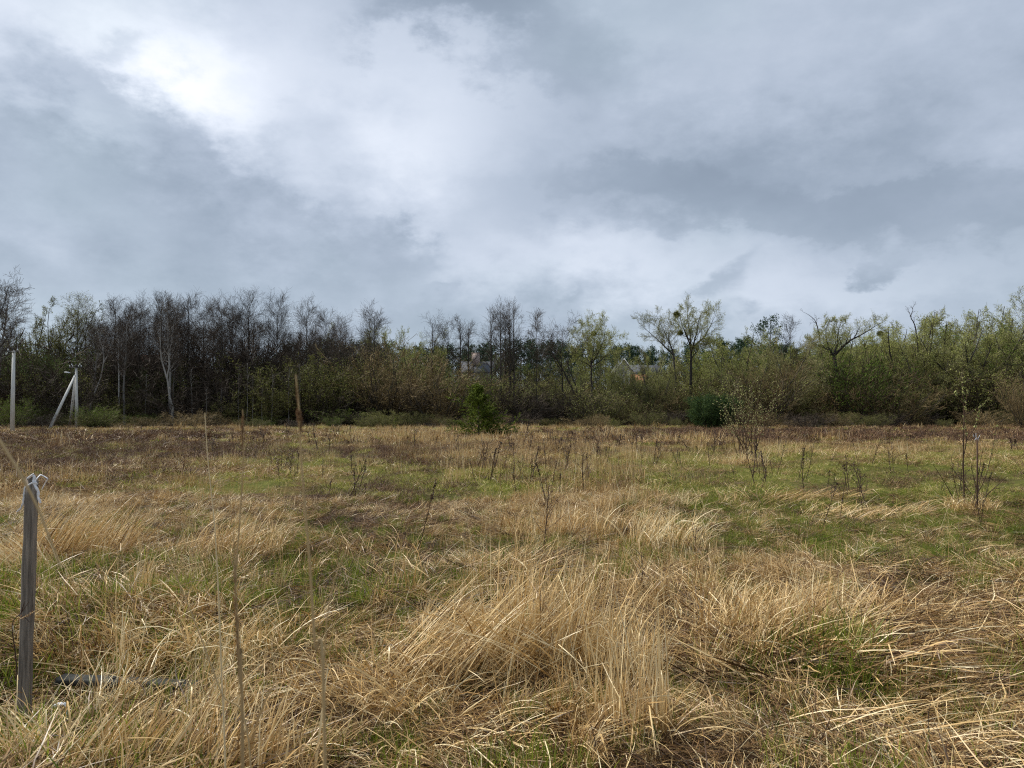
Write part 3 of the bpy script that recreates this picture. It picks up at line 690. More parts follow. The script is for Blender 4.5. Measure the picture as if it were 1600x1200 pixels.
NAMES = dict(clear_alder='alder_tree', ridge_pine='pine_tree', thicket='dark_bush', wood='leafing_tree', juniper='evergreen_bush', alder='alder_tree', thin_alder='alder_tree', leafy='leafing_tree', willow='willow_tree', olive='olive_leaved_tree', tawny_bush='catkin_bush', olive_bush='bush', green_bush='green_bush',
             pale_bush='leafing_bush', bare_bush='bare_bush', pine='pine_tree', fir='fir_tree', birch='birch_tree', greytrunk='grey_trunk_tree', weeping='weeping_tree', pole_tree='young_tree')
MARKS = ((50, 'beside the left concrete pole'), (140, 'behind the strutted pole'), (225, 'near the dark red roof'), (300, 'by the pale forked trunk'), (410, 'below the tallest alder'), (520, 'below the pointed alder'),
         (650, 'by the big catkin bush'), (730, 'by the lower catkin bush'), (765, 'behind the bright spruce'), (830, 'by the tall alder clump'), (910, 'by the two leaning trunks'), (960, 'by the round mistletoe tree'),
         (1020, 'near the white gable'), (1090, 'by the tall open willow'), (1145, 'behind the dark evergreen bush'), (1230, 'behind the budding shrub'), (1340, 'by the spreading willow'), (1450, 'by the dead forked branch'), (1560, 'behind the sapling'))
def where(px): return next((t for p, t in MARKS if px < p), 'at the right edge')
def FIELD(px): return next(t for p, t in ((230, 'at the left of the field'), (430, 'left of the middle field'), (640, 'between the poles and the spruce'), (850, 'in front of the bright spruce'), (1080, 'right of the bright spruce'), (1250, 'around the budding shrub'), (1450, 'between shrub and sapling'), (9999, 'around the sapling')) if px < p)
_pr = random.Random(3)
def plant(kind, px, D, top, label=None, group=None, v=None, wide=1.0, rz=None, low=0.0):
    """a tree or shrub at distance D under pixel column px, its top at pixel row top"""
    vs = KIND[kind]; tm, cm_, H = vs[v if v is not None else _pr.randrange(len(vs))]
    x = gx(px, D); z = gz(x, D) - 0.05
    h = CAMZ + D * slope(top) - z
    s = h / H
    if label and label.endswith('@'): label = label[:-1] + where(px)
    o = thing(NAMES[kind], label, 'tree' if 'bush' not in NAMES[kind] else 'bush', (x, D, z), group)
    o.rotation_euler.z = _pr.random() * 6.28 if rz is None else rz
    w = s * wide * _pr.uniform(0.95, 1.08)
    o.scale = (w, w, s)
    link('trunk' if 'bush' not in NAMES[kind] else 'stem', tm, o); link('crown', cm_, o)
    return o
def build_trees():
    r = random.Random(8)
    g_al = 'bare alders in the woodland edge on the left'
    front = [(178, 462), (199, 470), (218, 457), (250, 455), (272, 462), (293, 455), (318, 466), (345, 460), (362, 464), (388, 449), (432, 455), (478, 466), (508, 481), (532, 490), (585, 471)]
    names = {388: 'tallest bare alder of the left woodland edge, its round top above its neighbours', 432: 'bare alder with slender grey trunk just right of the tallest alder', 478: 'bare pointed alder standing over the olive undergrowth',
             585: 'bare conical alder standing alone above the tawny catkin bush'}
    for i, (px, top) in enumerate(front):
        plant('alder', px, r.uniform(104, 110), top, names.get(px, 'bare grey alder in the front row of the left wood, @'), None if px in names else g_al, v=i % 6, wide=0.95)
    for i in range(30):                                    # second and third row
        px = 135 + i * 16 + r.uniform(-6, 6)
        plant('alder', px, r.uniform(114, 132), (482 if px < 400 else 490 + (px - 400) * 0.13) + r.uniform(0, 26), 'bare alder deeper in the left wood, @', 'bare alders deeper in the left wood')
    plant('greytrunk', -8, 98, 440, 'bare tree cut by the left edge of the picture, branches over the leaning pole', v=2, rz=0)
    plant('olive', 42, 112, 474, 'feathery olive tree behind the left concrete pole', wide=0.8)
    plant('olive', 80, 110, 460, 'dark olive tree between the two concrete poles, tallest of that clump', wide=0.75)
    plant('weeping', 118, 112, 458, 'yellow green weeping willow top behind the strutted pole')
    plant('olive', 62, 118, 480, 'dim olive tree behind the dark evergreen thicket', wide=0.9)
    plant('thicket', 92, 104, 518, 'broad dark green evergreen behind the strutted pole', v=0, wide=0.75)
    plant('thicket', 52, 106, 540, 'dark evergreen beside the left concrete pole', v=1, wide=0.8)
    plant('thicket', 240, 104, 568, 'dark green evergreen among the bare trunks of the left wood', v=2, wide=0.8)
    plant('birch', 188, 100, 500, 'birch with black and white stem before the brick house', v=0, wide=0.8)
    plant('greytrunk', 196, 98, 478, 'thick pale grey trunk standing before the brick house', v=0, rz=1.0, wide=0.8)
    plant('greytrunk', 268, 100, 462, 'pale forked trunk beside the dark green evergreen', v=1, rz=0, wide=0.9)
    plant('greytrunk', 142, 101, 500, 'pale trunk leaning to the right next to the strutted pole', v=2, rz=0, wide=1.0)
    for px in (271, 322, 347, 372, 385, 395, 412, 425, 440, 452, 470, 486, 230, 212, 300):
        plant('pole_tree', px + r.uniform(-2, 2), r.uniform(96, 101), r.uniform(560, 610), 'thin pale young tree at the foot of the wood, @', 'thin young trees at the foot of the left wood', wide=1.2)
    # middle
    for a in ((645, 122, 503, 1.0), (560, 125, 497, 0.8), (625, 128, 512, 0.8), (660, 118, 510, 0.9)): plant('leafy', a[0], a[1], a[2], 'pale green leafing tree behind the catkin bushes', 'pale trees behind the catkin bushes', wide=a[3] * 0.8)
    for i, a in enumerate(((675, 484), (700, 496), (719, 491), (732, 500))): plant('clear_alder', a[0], 116, a[1], ('tallest and leftmost', 'second', 'third', 'rightmost')[i] + ' slim bare alder between catkin bushes and the tall clump', 'slim bare alders over the catkin bushes', wide=0.95)
    for i, a in enumerate(((768, 478), (783, 466), (797, 464), (803, 474), (790, 480))): plant('clear_alder', a[0], 101 + i, a[1], ('leftmost', 'second from left', 'tallest', 'rightmost', 'hindmost')[i] + ' bare alder of the close clump in the middle of the treeline', 'close clump of tall alders in the middle', v=i % 3, wide=0.85)
    plant('thin_alder', 838, 104, 481, 'slender bare alder just right of the tall clump', v=1)
    plant('leafy', 947, 110, 520, 'pale green tree left of the white gabled house', v=1, wide=0.5)
    plant('leafy', 905, 115, 530, 'low pale green tree behind the two leaning trunks', v=2, wide=0.8)
    plant('olive', 1022, 104, 540, 'olive green tree beside the grey roofed house', v=0, wide=0.8)
    plant('olive', 845, 108, 560, 'low olive tree below the slender bare alder', v=1, wide=0.9)
    plant('willow', 1010, 112, 505, 'grey willow behind the mistletoe tree', v=2, wide=0.6)
    # big tree with mistletoe
    plant('leafy', 1165, 108, 508, 'pale green tree left of the dark pine', v=3, wide=1.0)
    plant('leafy', 1140, 112, 520, 'pale green tree between the mistletoe tree and the dark pine', v=1, wide=0.9)
    plant('pine', 1205, 116, 499, 'dark pine top among the pale trees right of the middle', v=0)
    plant('pine', 1190, 120, 509, 'dark pine half hidden by its taller neighbour', v=1)
    plant('thin_alder', 1236, 106, 490, 'pale slender tree right of the dark pine', v=2)
    plant('leafy', 1330, 112, 505, 'pale green tree behind the spreading willow', v=0, wide=0.9)
    plant('leafy', 1268, 114, 510, 'pale green tree left of the spreading willow', v=2, wide=0.8)
    plant('leafy', 1395, 110, 500, 'pale green tree right of the spreading willow', v=3, wide=0.9)
    plant('willow', 1425, 106, 478, 'willow with a bare dead top branch', v=1, wide=0.9)
    for i, (px, top) in enumerate(((1462, 492), (1492, 472), (1515, 462), (1540, 460), (1562, 463), (1590, 462), (1612, 468), (1640, 470))):
        plant('willow', px, 102 + (i * 7) % 10, top, ('first', 'second', 'third', 'fourth', 'fifth', 'sixth', 'seventh', 'last')[i] + ' tall many branched treetop of the far right skyline, counted from the left', 'tall branched trees on the far right', v=i % 3, wide=0.95)
    for row in range(2):
        for i in range(24):                                    # right hand wood
            px = 1110 + i * 22 + r.uniform(-9, 9)
            top = (548, 520)[row] - max(0, px - 1250) * (0.10, 0.12)[row] + r.uniform(-14, 16)
            if px < 1250: top += 12
            plant(r.choice(('wood', 'wood', 'leafy', 'olive')), px, (107, 117)[row] + r.uniform(-3, 3), top, ('front', 'back')[row] + ' row leafing tree of the right wood, @', 'leafing trees within the wood on the right', wide=1.0)
    for row in range(2):
        for i in range(18):
            px = 520 + i * 32 + r.uniform(-9, 9)
            top = (582, 562)[row] + r.uniform(-14, 16)
            if 950 < px < 1015 or 726 < px < 765: top = max(top, 600)
            if 590 < px < 720: top -= 8
            plant(r.choice(('wood', 'wood', 'leafy', 'olive')), px, (107, 118)[row] + r.uniform(-3, 3), top, ('front', 'back')[row] + ' row leafing tree of the low wood, @', 'leafing trees in the low wood', wide=1.0)
    # shrubs that stand out
    plant('tawny_bush', 608, 99, 522, 'big round tawny catkin bush, the taller of the two', v=0, wide=1.0)
    plant('tawny_bush', 692, 98, 556, 'lower tawny catkin bush next to the bright spruce', v=1, wide=1.15)
    plant('green_bush', 548, 96, 636, 'low yellow green bush before the dark catkin bush', v=0, wide=2.4)
    plant('olive_bush', 530, 100, 540, 'olive bush left of the big catkin bush', v=0, wide=0.9)
    plant('olive_bush', 478, 101, 560, 'olive bush below the pointed alder', v=1, wide=1.0)
    plant('green_bush', 736, 100, 580, 'upright green bush behind the bright spruce', v=1, wide=0.7)
    plant('juniper', 1107, 84, 612, 'dark evergreen bush at the field edge behind the budding shrub', v=0)
    plant('green_bush', 1345, 99, 528, 'bright yellow green bush in front of the spreading willow', v=2, wide=0.7)
    plant('pale_bush', 1180, 97, 575, 'tall brownish bush with slanting stems', v=0)
    plant('tawny_bush', 1210, 98, 545, 'brown twiggy tree before the dark pine', v=2, wide=0.7)
    plant('tawny_bush', 1400, 97, 590, 'brownish rounded bush in front of the right hand wood', v=1, wide=1.2)
    plant('tawny_bush', 1603, 80, 575, 'orange brown bush cut by the right edge', v=0, wide=0.55)
    plant('birch', 1600, 72, 570, 'thin pale birch leaning at the right edge', v=1, wide=0.5, rz=2.5)
    plant('green_bush', 18, 84, 618, 'bright grassy bush at the foot of the left pole', v=1, wide=0.9)
    for px, t in ((60, 628), (40, 632), (80, 640), (150, 628), (165, 634), (130, 640), (215, 640)): plant('green_bush', px, r.uniform(88, 97), t + 4, 'low green bush at the foot of the left wood, @', 'low green bushes below the left wood', wide=1.1)
    # undergrowth: row by row, left wood bare and dark, right wood olive
    for row, (D0, n) in enumerate(((101, 40), (108, 44), (117, 44))):
        for i in range(n):
            px = -40 + (i + r.random()) * 1680 / n
            D = D0 + r.uniform(-2.5, 2.5)
            if px < 540: k = r.choice(['bare_bush', 'bare_bush', 'olive_bush']); top = r.uniform(568, 622) - row * 30
            elif px < 760: k = r.choice(['olive_bush', 'bare_bush', 'pale_bush']); top = r.uniform(585, 622) - row * 12
            elif px < 1060: k = r.choice(['olive_bush', 'bare_bush', 'pale_bush', 'tawny_bush']); top = r.uniform(588, 625) - row * 8
            else: k = r.choice(['olive_bush', 'olive_bush', 'tawny_bush', 'pale_bush']); top = r.uniform(575, 605) - row * 12 - max(0, px - 1250) * 0.06
            if 152 < px < 222 or 728 < px < 762 or 952 < px < 1012: top = max(top, 612)
            plant(k, px, D, top, ('front', 'middle', 'hindmost')[row] + {'bare_bush': ' bare twiggy bush of the undergrowth, @', 'olive_bush': ' olive bush of the undergrowth, @', 'tawny_bush': ' brownish bush of the undergrowth, @', 'pale_bush': ' pale leafing bush of the undergrowth, @'}[k],
                  'undergrowth bushes: ' + k.replace('_', ' '), wide=1.15)
    for i in range(64):                                    # ragged edge where the wood meets the field
        px = -10 + i * 26 + r.uniform(-14, 14)
        if 1070 < px < 1140: continue
        k = r.choice(('bare_bush', 'tawny_bush', 'olive_bush', 'olive_bush', 'green_bush' if px < 600 else 'tawny_bush'))
        plant(k, px, r.uniform(86, 99), r.uniform(636, 659), 'low ' + {'bare_bush': 'bare', 'tawny_bush': 'brownish', 'olive_bush': 'olive', 'green_bush': 'green'}[k] + ' scrub bush at the field edge, @', 'low scrub along the edge of the field', wide=r.uniform(1.0, 2.0))
    # far ridge
    for i in range(120):
        px = 440 + i * 8.2 + r.uniform(-8, 8)
        plant('ridge_pine', px, r.uniform(218, 262), 545 + r.uniform(-7, 10) + 5 * math.sin(px * 0.02), 'small dark pine on the far ridge, @', 'pines on the far ridge', wide=1.1)
build_trees()

# ------------------------------------------------------------------ trees whose limbs the photograph shows one by one
def resample(pts, K):
    p = np.array(pts, float); d = np.concatenate([[0], np.cumsum(np.linalg.norm(np.diff(p, axis=0), axis=1))])
    t = np.linspace(0, d[-1], K); return np.stack([np.interp(t, d, p[:, k]) for k in range(3)], -1)
def traced(name, label, px, D, limbs, seed, bark=BARK, twig=TW_LIGHT, leaf=LF_PALE, leafn=1, lsize=0.13, n1=12, n2=8, n3=7, l1=0.42, skip=1, cat='tree'):
    """limbs: ([(px,py,depth offset)...], r0, r1); they hang together in space, the first is the trunk from the ground"""
    rng = np.random.RandomState(seed)
    x0 = gx(px, D); z0 = gz(x0, D); org = np.array((x0, D, z0))
    K = 9; PL, RL = [], []
    for pts, r0, r1 in limbs:
        w = np.array([tuple(at(a, b, D + c)) for a, b, c in pts]) - org
        q = resample(w, K); q[1:-1] += rng.normal(0, 0.05, q[1:-1].shape)
        PL.append(q); RL.append(r1 * 0.6 + (r0 * 0.85 - r1 * 0.6) * (1 - np.linspace(0, 1, K)) ** 1.2)
    PL = np.array(PL); RL = np.array(RL)
    PL[0, 0, 2] = -0.1
    G, GR = PL[skip:], RL[skip:]
    P1, R1, _ = grow(rng, G, GR, n1, 0.15, 1.0, lambda t, L: L * (l1 - 0.2 * t), lambda t: 0.8 + 0 * t, 0.45, 5, 0.18, 0.5, 0.012)
    P2, R2, _ = grow(rng, P1, R1, n2, 0.15, 1.0, lambda t, L: L * (0.55 - 0.18 * t) + 0.15, lambda t: 0.8 + 0 * t, 0.3, 4, 0.2, 0.6, 0.011)
    P3, R3, _ = grow(rng, P2, R2, n3, 0.1, 1.0, lambda t, L: L * 0.42 + 0.12, lambda t: 0.8 + 0 * t, 0.2, 3, 0.25, 0.7, 0.011)
    T = Buf()
    V, Q = tubes(PL, RL, 7, rng); T.add(V, Q)
    V, Q = tubes(P1, R1, 4, rng); T.add(V, Q)
    B = Buf(); V, Q = tubes(P2, R2, 3, rng); B.add(V, Q, m=0, tint=rep(rng, len(P2), 12, 0.35))
    V, Q = tubes(P3, R3 * 0 + 0.011, 2, rng); B.add(V, Q, m=0, tint=rep(rng, len(P3), 6, 0.5))
    if leafn:
        V, Tr = leaves(rng, P3, leafn, lsize, 0.08); B.add(V, None, Tr, m=1, tint=rep(rng, len(Tr), 3))
    o = thing(name, label, cat, tuple(org))
    link('trunk', T.mesh('trunk', [bark]), o); link('crown', B.mesh('crown', [twig, leaf]), o)
    return o
def build_traced():
    traced('willow_tree', 'tall open willow carrying two mistletoe balls', 1079, 104, [
        ([(1078, 668, 0), (1079, 620, 0), (1080, 575, 0), (1080, 543, 0)], 0.34, 0.24),
        ([(1080, 550, 0), (1075, 530, -.5), (1066, 507, -.8), (1061, 488, -1)], 0.16, 0.03),
        ([(1080, 548, 0), (1087, 540, 1), (1102, 525, 2), (1112, 505, 2.5), (1119, 492, 3)], 0.19, 0.03),
        ([(1080, 552, 0), (1083, 540, -1), (1090, 517, -2), (1092, 497, -2), (1100, 484, -2)], 0.17, 0.03),
        ([(1080, 545, 0), (1077, 514, 1), (1073, 492, 1.5), (1077, 478, 1.5)], 0.15, 0.03),
        ([(1080, 560, 0), (1092, 545, -1), (1106, 535, -2)], 0.10, 0.02)], 1, leafn=2)
    traced('willow_tree', 'crooked willow leaning left beside the mistletoe tree', 1056, 106, [
        ([(1057, 668, 0), (1056, 620, 0), (1055, 580, 0), (1052, 552, 0)], 0.26, 0.17),
        ([(1054, 562, 0), (1048, 538, 0), (1038, 518, .5), (1030, 503, .5), (1025, 492, .5)], 0.14, 0.03),
        ([(1053, 555, 0), (1035, 538, -1), (1018, 522, -1), (1005, 510, -1), (996, 502, -1)], 0.13, 0.03),
        ([(1052, 552, 0), (1044, 530, 1), (1047, 512, 1.5), (1042, 500, 2)], 0.11, 0.02)], 2, leafn=1)
    traced('willow_tree', 'bare tree with two dark trunks leaning to the left', 900, 102, [
        ([(908, 668, 0), (907, 642, 0), (897, 615, 0), (887, 592, 0), (875, 570, 0)], 0.24, 0.16),
        ([(876, 572, 0), (866, 555, 0), (856, 540, -.5), (846, 524, -1)], 0.13, 0.03),
        ([(882, 665, 1), (880, 605, 1), (877, 580, .8), (876, 552, .6), (880, 530, .5), (878, 514, .5)], 0.2, 0.03),
        ([(905, 655, -.4), (899, 600, -.4), (886, 570, -.4), (888, 545, -.5), (896, 525, -.5)], 0.16, 0.03),
        ([(877, 580, .8), (866, 560, 1.5), (860, 545, 2), (866, 525, 2)], 0.10, 0.02)], 3, leafn=0, twig=TW_PURPLE, n1=9, l1=0.5)
    traced('willow_tree', 'spreading willow with long crooked limbs in the right hand wood', 1305, 103, [
        ([(1309, 668, 0), (1308, 610, 0), (1306, 577, 0), (1303, 555, 0)], 0.42, 0.32),
        ([(1303, 556, 0), (1294, 545, -1), (1278, 540, -1.5), (1262, 530, -2)], 0.16, 0.03),
        ([(1304, 553, 0), (1310, 532, 1), (1310, 514, 1.5), (1314, 500, 2)], 0.2, 0.03),
        ([(1305, 554, 0), (1325, 533, -1), (1347, 523, -1.5), (1362, 512, -2), (1377, 504, -2)], 0.22, 0.04),
        ([(1303, 556, 0), (1292, 535, 1), (1290, 515, 1), (1297, 500, 1)], 0.15, 0.03)], 4, leafn=2, l1=0.38)
    traced('dead_tree', 'dead crooked grey branch reaching up left of the spreading willow', 1284, 106, [
        ([(1290, 668, 0), (1288, 580, 0), (1283, 540, 0), (1280, 520, 0)], 0.2, 0.13),
        ([(1280, 522, 0), (1275, 503, 0), (1266, 493, 0), (1254, 487, 0)], 0.12, 0.02),
        ([(1276, 506, 0), (1276, 497, .3), (1273, 490, .3)], 0.05, 0.02)], 5, leafn=0, n1=2, n2=2, n3=2, l1=0.3, twig=TW_PURPLE)
    traced('dead_tree', 'dead forked branch top standing over the right hand wood', 1430, 104, [
        ([(1436, 668, 0), (1436, 580, 0), (1433, 530, 0), (1430, 510, 0)], 0.2, 0.12),
        ([(1430, 512, 0), (1423, 497, 0), (1419, 481, 0), (1414, 478, 0)], 0.10, 0.02),
        ([(1424, 499, 0), (1425, 487, .3), (1431, 471, .3)], 0.07, 0.02)], 6, leafn=0, n1=3, n2=2, n3=2, l1=0.3, twig=TW_PURPLE)
    traced('willow_tree', 'brownish tree with slanting trunks behind the budding shrub', 1203, 97, [
        ([(1198, 668, 0), (1203, 645, 0), (1225, 615, 0), (1245, 585, 0)], 0.24, 0.13),
        ([(1243, 588, 0), (1254, 568, 0), (1268, 545, 0), (1272, 530, 0)], 0.12, 0.03),
        ([(1226, 614, 0), (1221, 585, .5), (1214, 563, 1), (1205, 545, 1)], 0.12, 0.03),
        ([(1210, 640, 0), (1232, 625, -1), (1262, 600, -1.5), (1280, 585, -2)], 0.12, 0.03)], 7, leafn=2, leaf=LF_TAWNY, l1=0.5, lsize=0.1)
    traced('forked_tree', 'pale grey trunk forking low between the dark evergreen and the alders', 268, 97, [
        ([(272, 668, 0), (270, 645, 0), (264, 610, 0), (261, 590, 0)], 0.20, 0.15),
        ([(261, 592, 0), (254, 565, 0), (249, 540, 0), (251, 505, 0), (256, 470, 0)], 0.13, 0.03),
        ([(261, 592, 0), (264, 570, .3), (266, 545, .5), (272, 500, .5)], 0.10, 0.03)], 8, bark=BARKG, leafn=0, twig=TW_PURPLE, l1=0.3)
    traced('leaning_tree', 'pale bent trunk leaning right beside the strutted pole', 139, 97, [
        ([(138, 668, 0), (141, 635, 0), (150, 610, 0), (159, 583, 0), (162, 565, 0)], 0.15, 0.11),
        ([(162, 567, 0), (162, 552, 0), (158, 535, 0), (150, 515, 0)], 0.10, 0.03),
        ([(162, 567, 0), (168, 555, .3), (176, 535, .5)], 0.07, 0.02)], 9, bark=BARKG, leafn=0, twig=TW_PURPLE, n1=5, l1=0.45)
    traced('bare_tree', 'bare dark tree cut by the left edge, leaning over the concrete pole', -14, 90, [
        ([(-30, 672, 0), (-26, 600, 0), (-18, 545, 0)], 0.3, 0.2),
        ([(-18, 548, 0), (-4, 500, 0), (8, 470, 0), (14, 447, 0)], 0.16, 0.03),
        ([(-18, 560, 0), (2, 540, 0), (16, 522, 0), (24, 505, 0)], 0.13, 0.03),
        ([(-18, 545, 0), (-16, 500, 1), (-2, 460, 1)], 0.15, 0.03)], 10, leafn=0, twig=TW_PURPLE, l1=0.45)
    traced('leafing_tree', 'pale green round tree holding a mistletoe ball', 925, 106, [
        ([(925, 668, 0), (925, 620, 0), (924, 585, 0), (924, 568, 0)], 0.24, 0.18),
        ([(924, 570, 0), (927, 550, 0), (929, 532, 0), (929, 512, 0)], 0.13, 0.03),
        ([(924, 572, 0), (912, 550, 1), (906, 532, 1.5), (905, 518, 2)], 0.11, 0.03),
        ([(924, 568, 0), (937, 548, -1), (944, 528, -1.5), (948, 508, -2)], 0.12, 0.03),
        ([(924, 574, 0), (945, 558, 1), (958, 545, 2), (965, 530, 2)], 0.10, 0.03),
        ([(924, 574, 0), (904, 562, -1), (893, 550, -1.5)], 0.10, 0.03),
        ([(924, 568, 0), (918, 545, -1), (917, 525, -1.5), (914, 508, -2)], 0.11, 0.03)], 11, leafn=4, n1=10, l1=0.5)
    # mistletoe
    rng = np.random.RandomState(40)
    def ball(px, py, D, r, label):
        c = at(px, py, D); b = Buf(); n = 260
        d = norm(rng.normal(size=(n, 3))); d[:, 2] = d[:, 2] * 0.9 - 0.05
        P = np.stack([d * 0.02, d * r * 0.5 + rng.normal(0, .03, d.shape), d * r * rng.uniform(0.8, 1.02, (n, 1))], 1)
        V, Q = tubes(P, np.full((n, 3), 0.012), 2, rng); b.add(V, Q, m=0, tint=0.5)
        V, Tr = leaves(rng, P[:, 1:], 7, 0.10, 0.05); b.add(V, None, Tr, m=1, tint=rep(rng, len(Tr), 3))
        o = link('mistletoe_ball', b.mesh('mistletoe_ball', [TW_BROWN, LF_OLIVE])); o.location = c; tag(o, label, 'mistletoe', 'mistletoe balls in the treetops')
    r = random.Random(4)
    for px, D, t in ((968, 112, 590), (988, 110, 594), (1000, 108, 586), (980, 118, 578), (748, 110, 578), (738, 112, 576), (756, 108, 584), (985, 108, 576), (994, 113, 582), (972, 109, 582)): plant('wood', px, D, t, 'leafing tree half hiding the houses behind the wood', 'trees in front of the houses', wide=0.8, v=0)
    ball(1057, 491, 103, 0.50, 'yellowish mistletoe ball high in the tall open willow')
    ball(1063, 520, 103.3, 0.42, 'darker mistletoe ball at the fork of the tall open willow')
    ball(928, 521, 106, 0.42, 'mistletoe ball in the pale round tree left of the gabled house')
    ball(1375, 521, 106, 0.48, 'dark mistletoe clump in the wood right of the spreading willow')
build_traced()

# ------------------------------------------------------------------ the bright spruce and the budding shrubs in the field
def build_spruce():
    D = 55.0; px = 748; x = gx(px, D); z = gz(x, D)
    rng = np.random.RandomState(77)
    H = 1.6 + D * slope(603) - z
    P0, R0 = trunk_line(rng, H, 0.06, 0.0, 0.01)
    P1, R1, t = grow(rng, P0, R0, 58, 0.04, 0.99, lambda t, L: 2.45 * (1 - t) ** 0.85 * rng.uniform(0.55, 1.15, len(t)) + 0.15, lambda t: 1.45 - 0.7 * t, 0.22, 6, 0.07, 0.35, 0.010)
    # two long low boughs trailing to the right
    ext = []
    for k in range(7):
        a = rng.uniform(-0.35, 0.35); L = rng.uniform(1.6, 2.35); zz = rng.uniform(0.35, 0.85)
        ext.append([(L * s * math.cos(a), L * s * math.sin(a), zz + 0.25 * s - 0.35 * s * s) for s in np.linspace(0, 1, 6)])
    P1 = np.concatenate([P1, np.array(ext)]); R1 = np.concatenate([R1, np.full((7, 6), 0.012)])
    P2, R2, _ = grow(rng, P1, R1, 13, 0.1, 1.0, lambda t, L: L * (0.34 - 0.14 * t) + 0.06, lambda t: 0.9 + 0 * t, 0.25, 4, 0.10, 0.6, 0.006)
    T = Buf(); V, Q = tubes(P0, R0, 8, rng); T.add(V, Q); V, Q = tubes(P1, R1, 4, rng); T.add(V, Q)
    B = Buf(); V, Q = tubes(P2, R2 * 0 + 0.012, 2, rng); B.add(V, Q, m=0, tint=rep(rng, len(P2), 8, 0.5))
    V, Tr = leaves(rng, P2, 26, 0.10, 0.03); B.add(V, None, Tr, m=0, tint=rep(rng, len(Tr), 3, 0.5, 0.22))
    V, Tr = leaves(rng, P1, 10, 0.09, 0.03); B.add(V, None, Tr, m=0, tint=rep(rng, len(Tr), 3, 0.35, 0.2))
    o = thing('spruce_tree', 'young bright green spruce standing alone at the far side of the field', 'tree', (x, D, z)); o.scale = (1.2, 1.2, 1.0)
    link('trunk', T.mesh('trunk', [BARK]), o); link('crown', B.mesh('crown', [SPRUCE]), o)
    # seedlings
    for px, py, top, D in ((958, 668, 652, 84), (868 - 250, 668, 655, 80)):
        x = gx(px, D); tm, cm_, Hh = conifer(79, 1.2, 0.5, 0.1, 26, 5, True, leaf=SPRUCE, leafn=4, lsize=0.06, lsp=0.02)
        o = thing('spruce_seedling', 'tiny dark spruce seedling ' + ('right of the alder clump' if px > 800 else 'in front of the tawny bushes'), 'seedling', (x, D, gz(x, D))); link('trunk', tm, o); link('crown', cm_, o)
build_spruce()

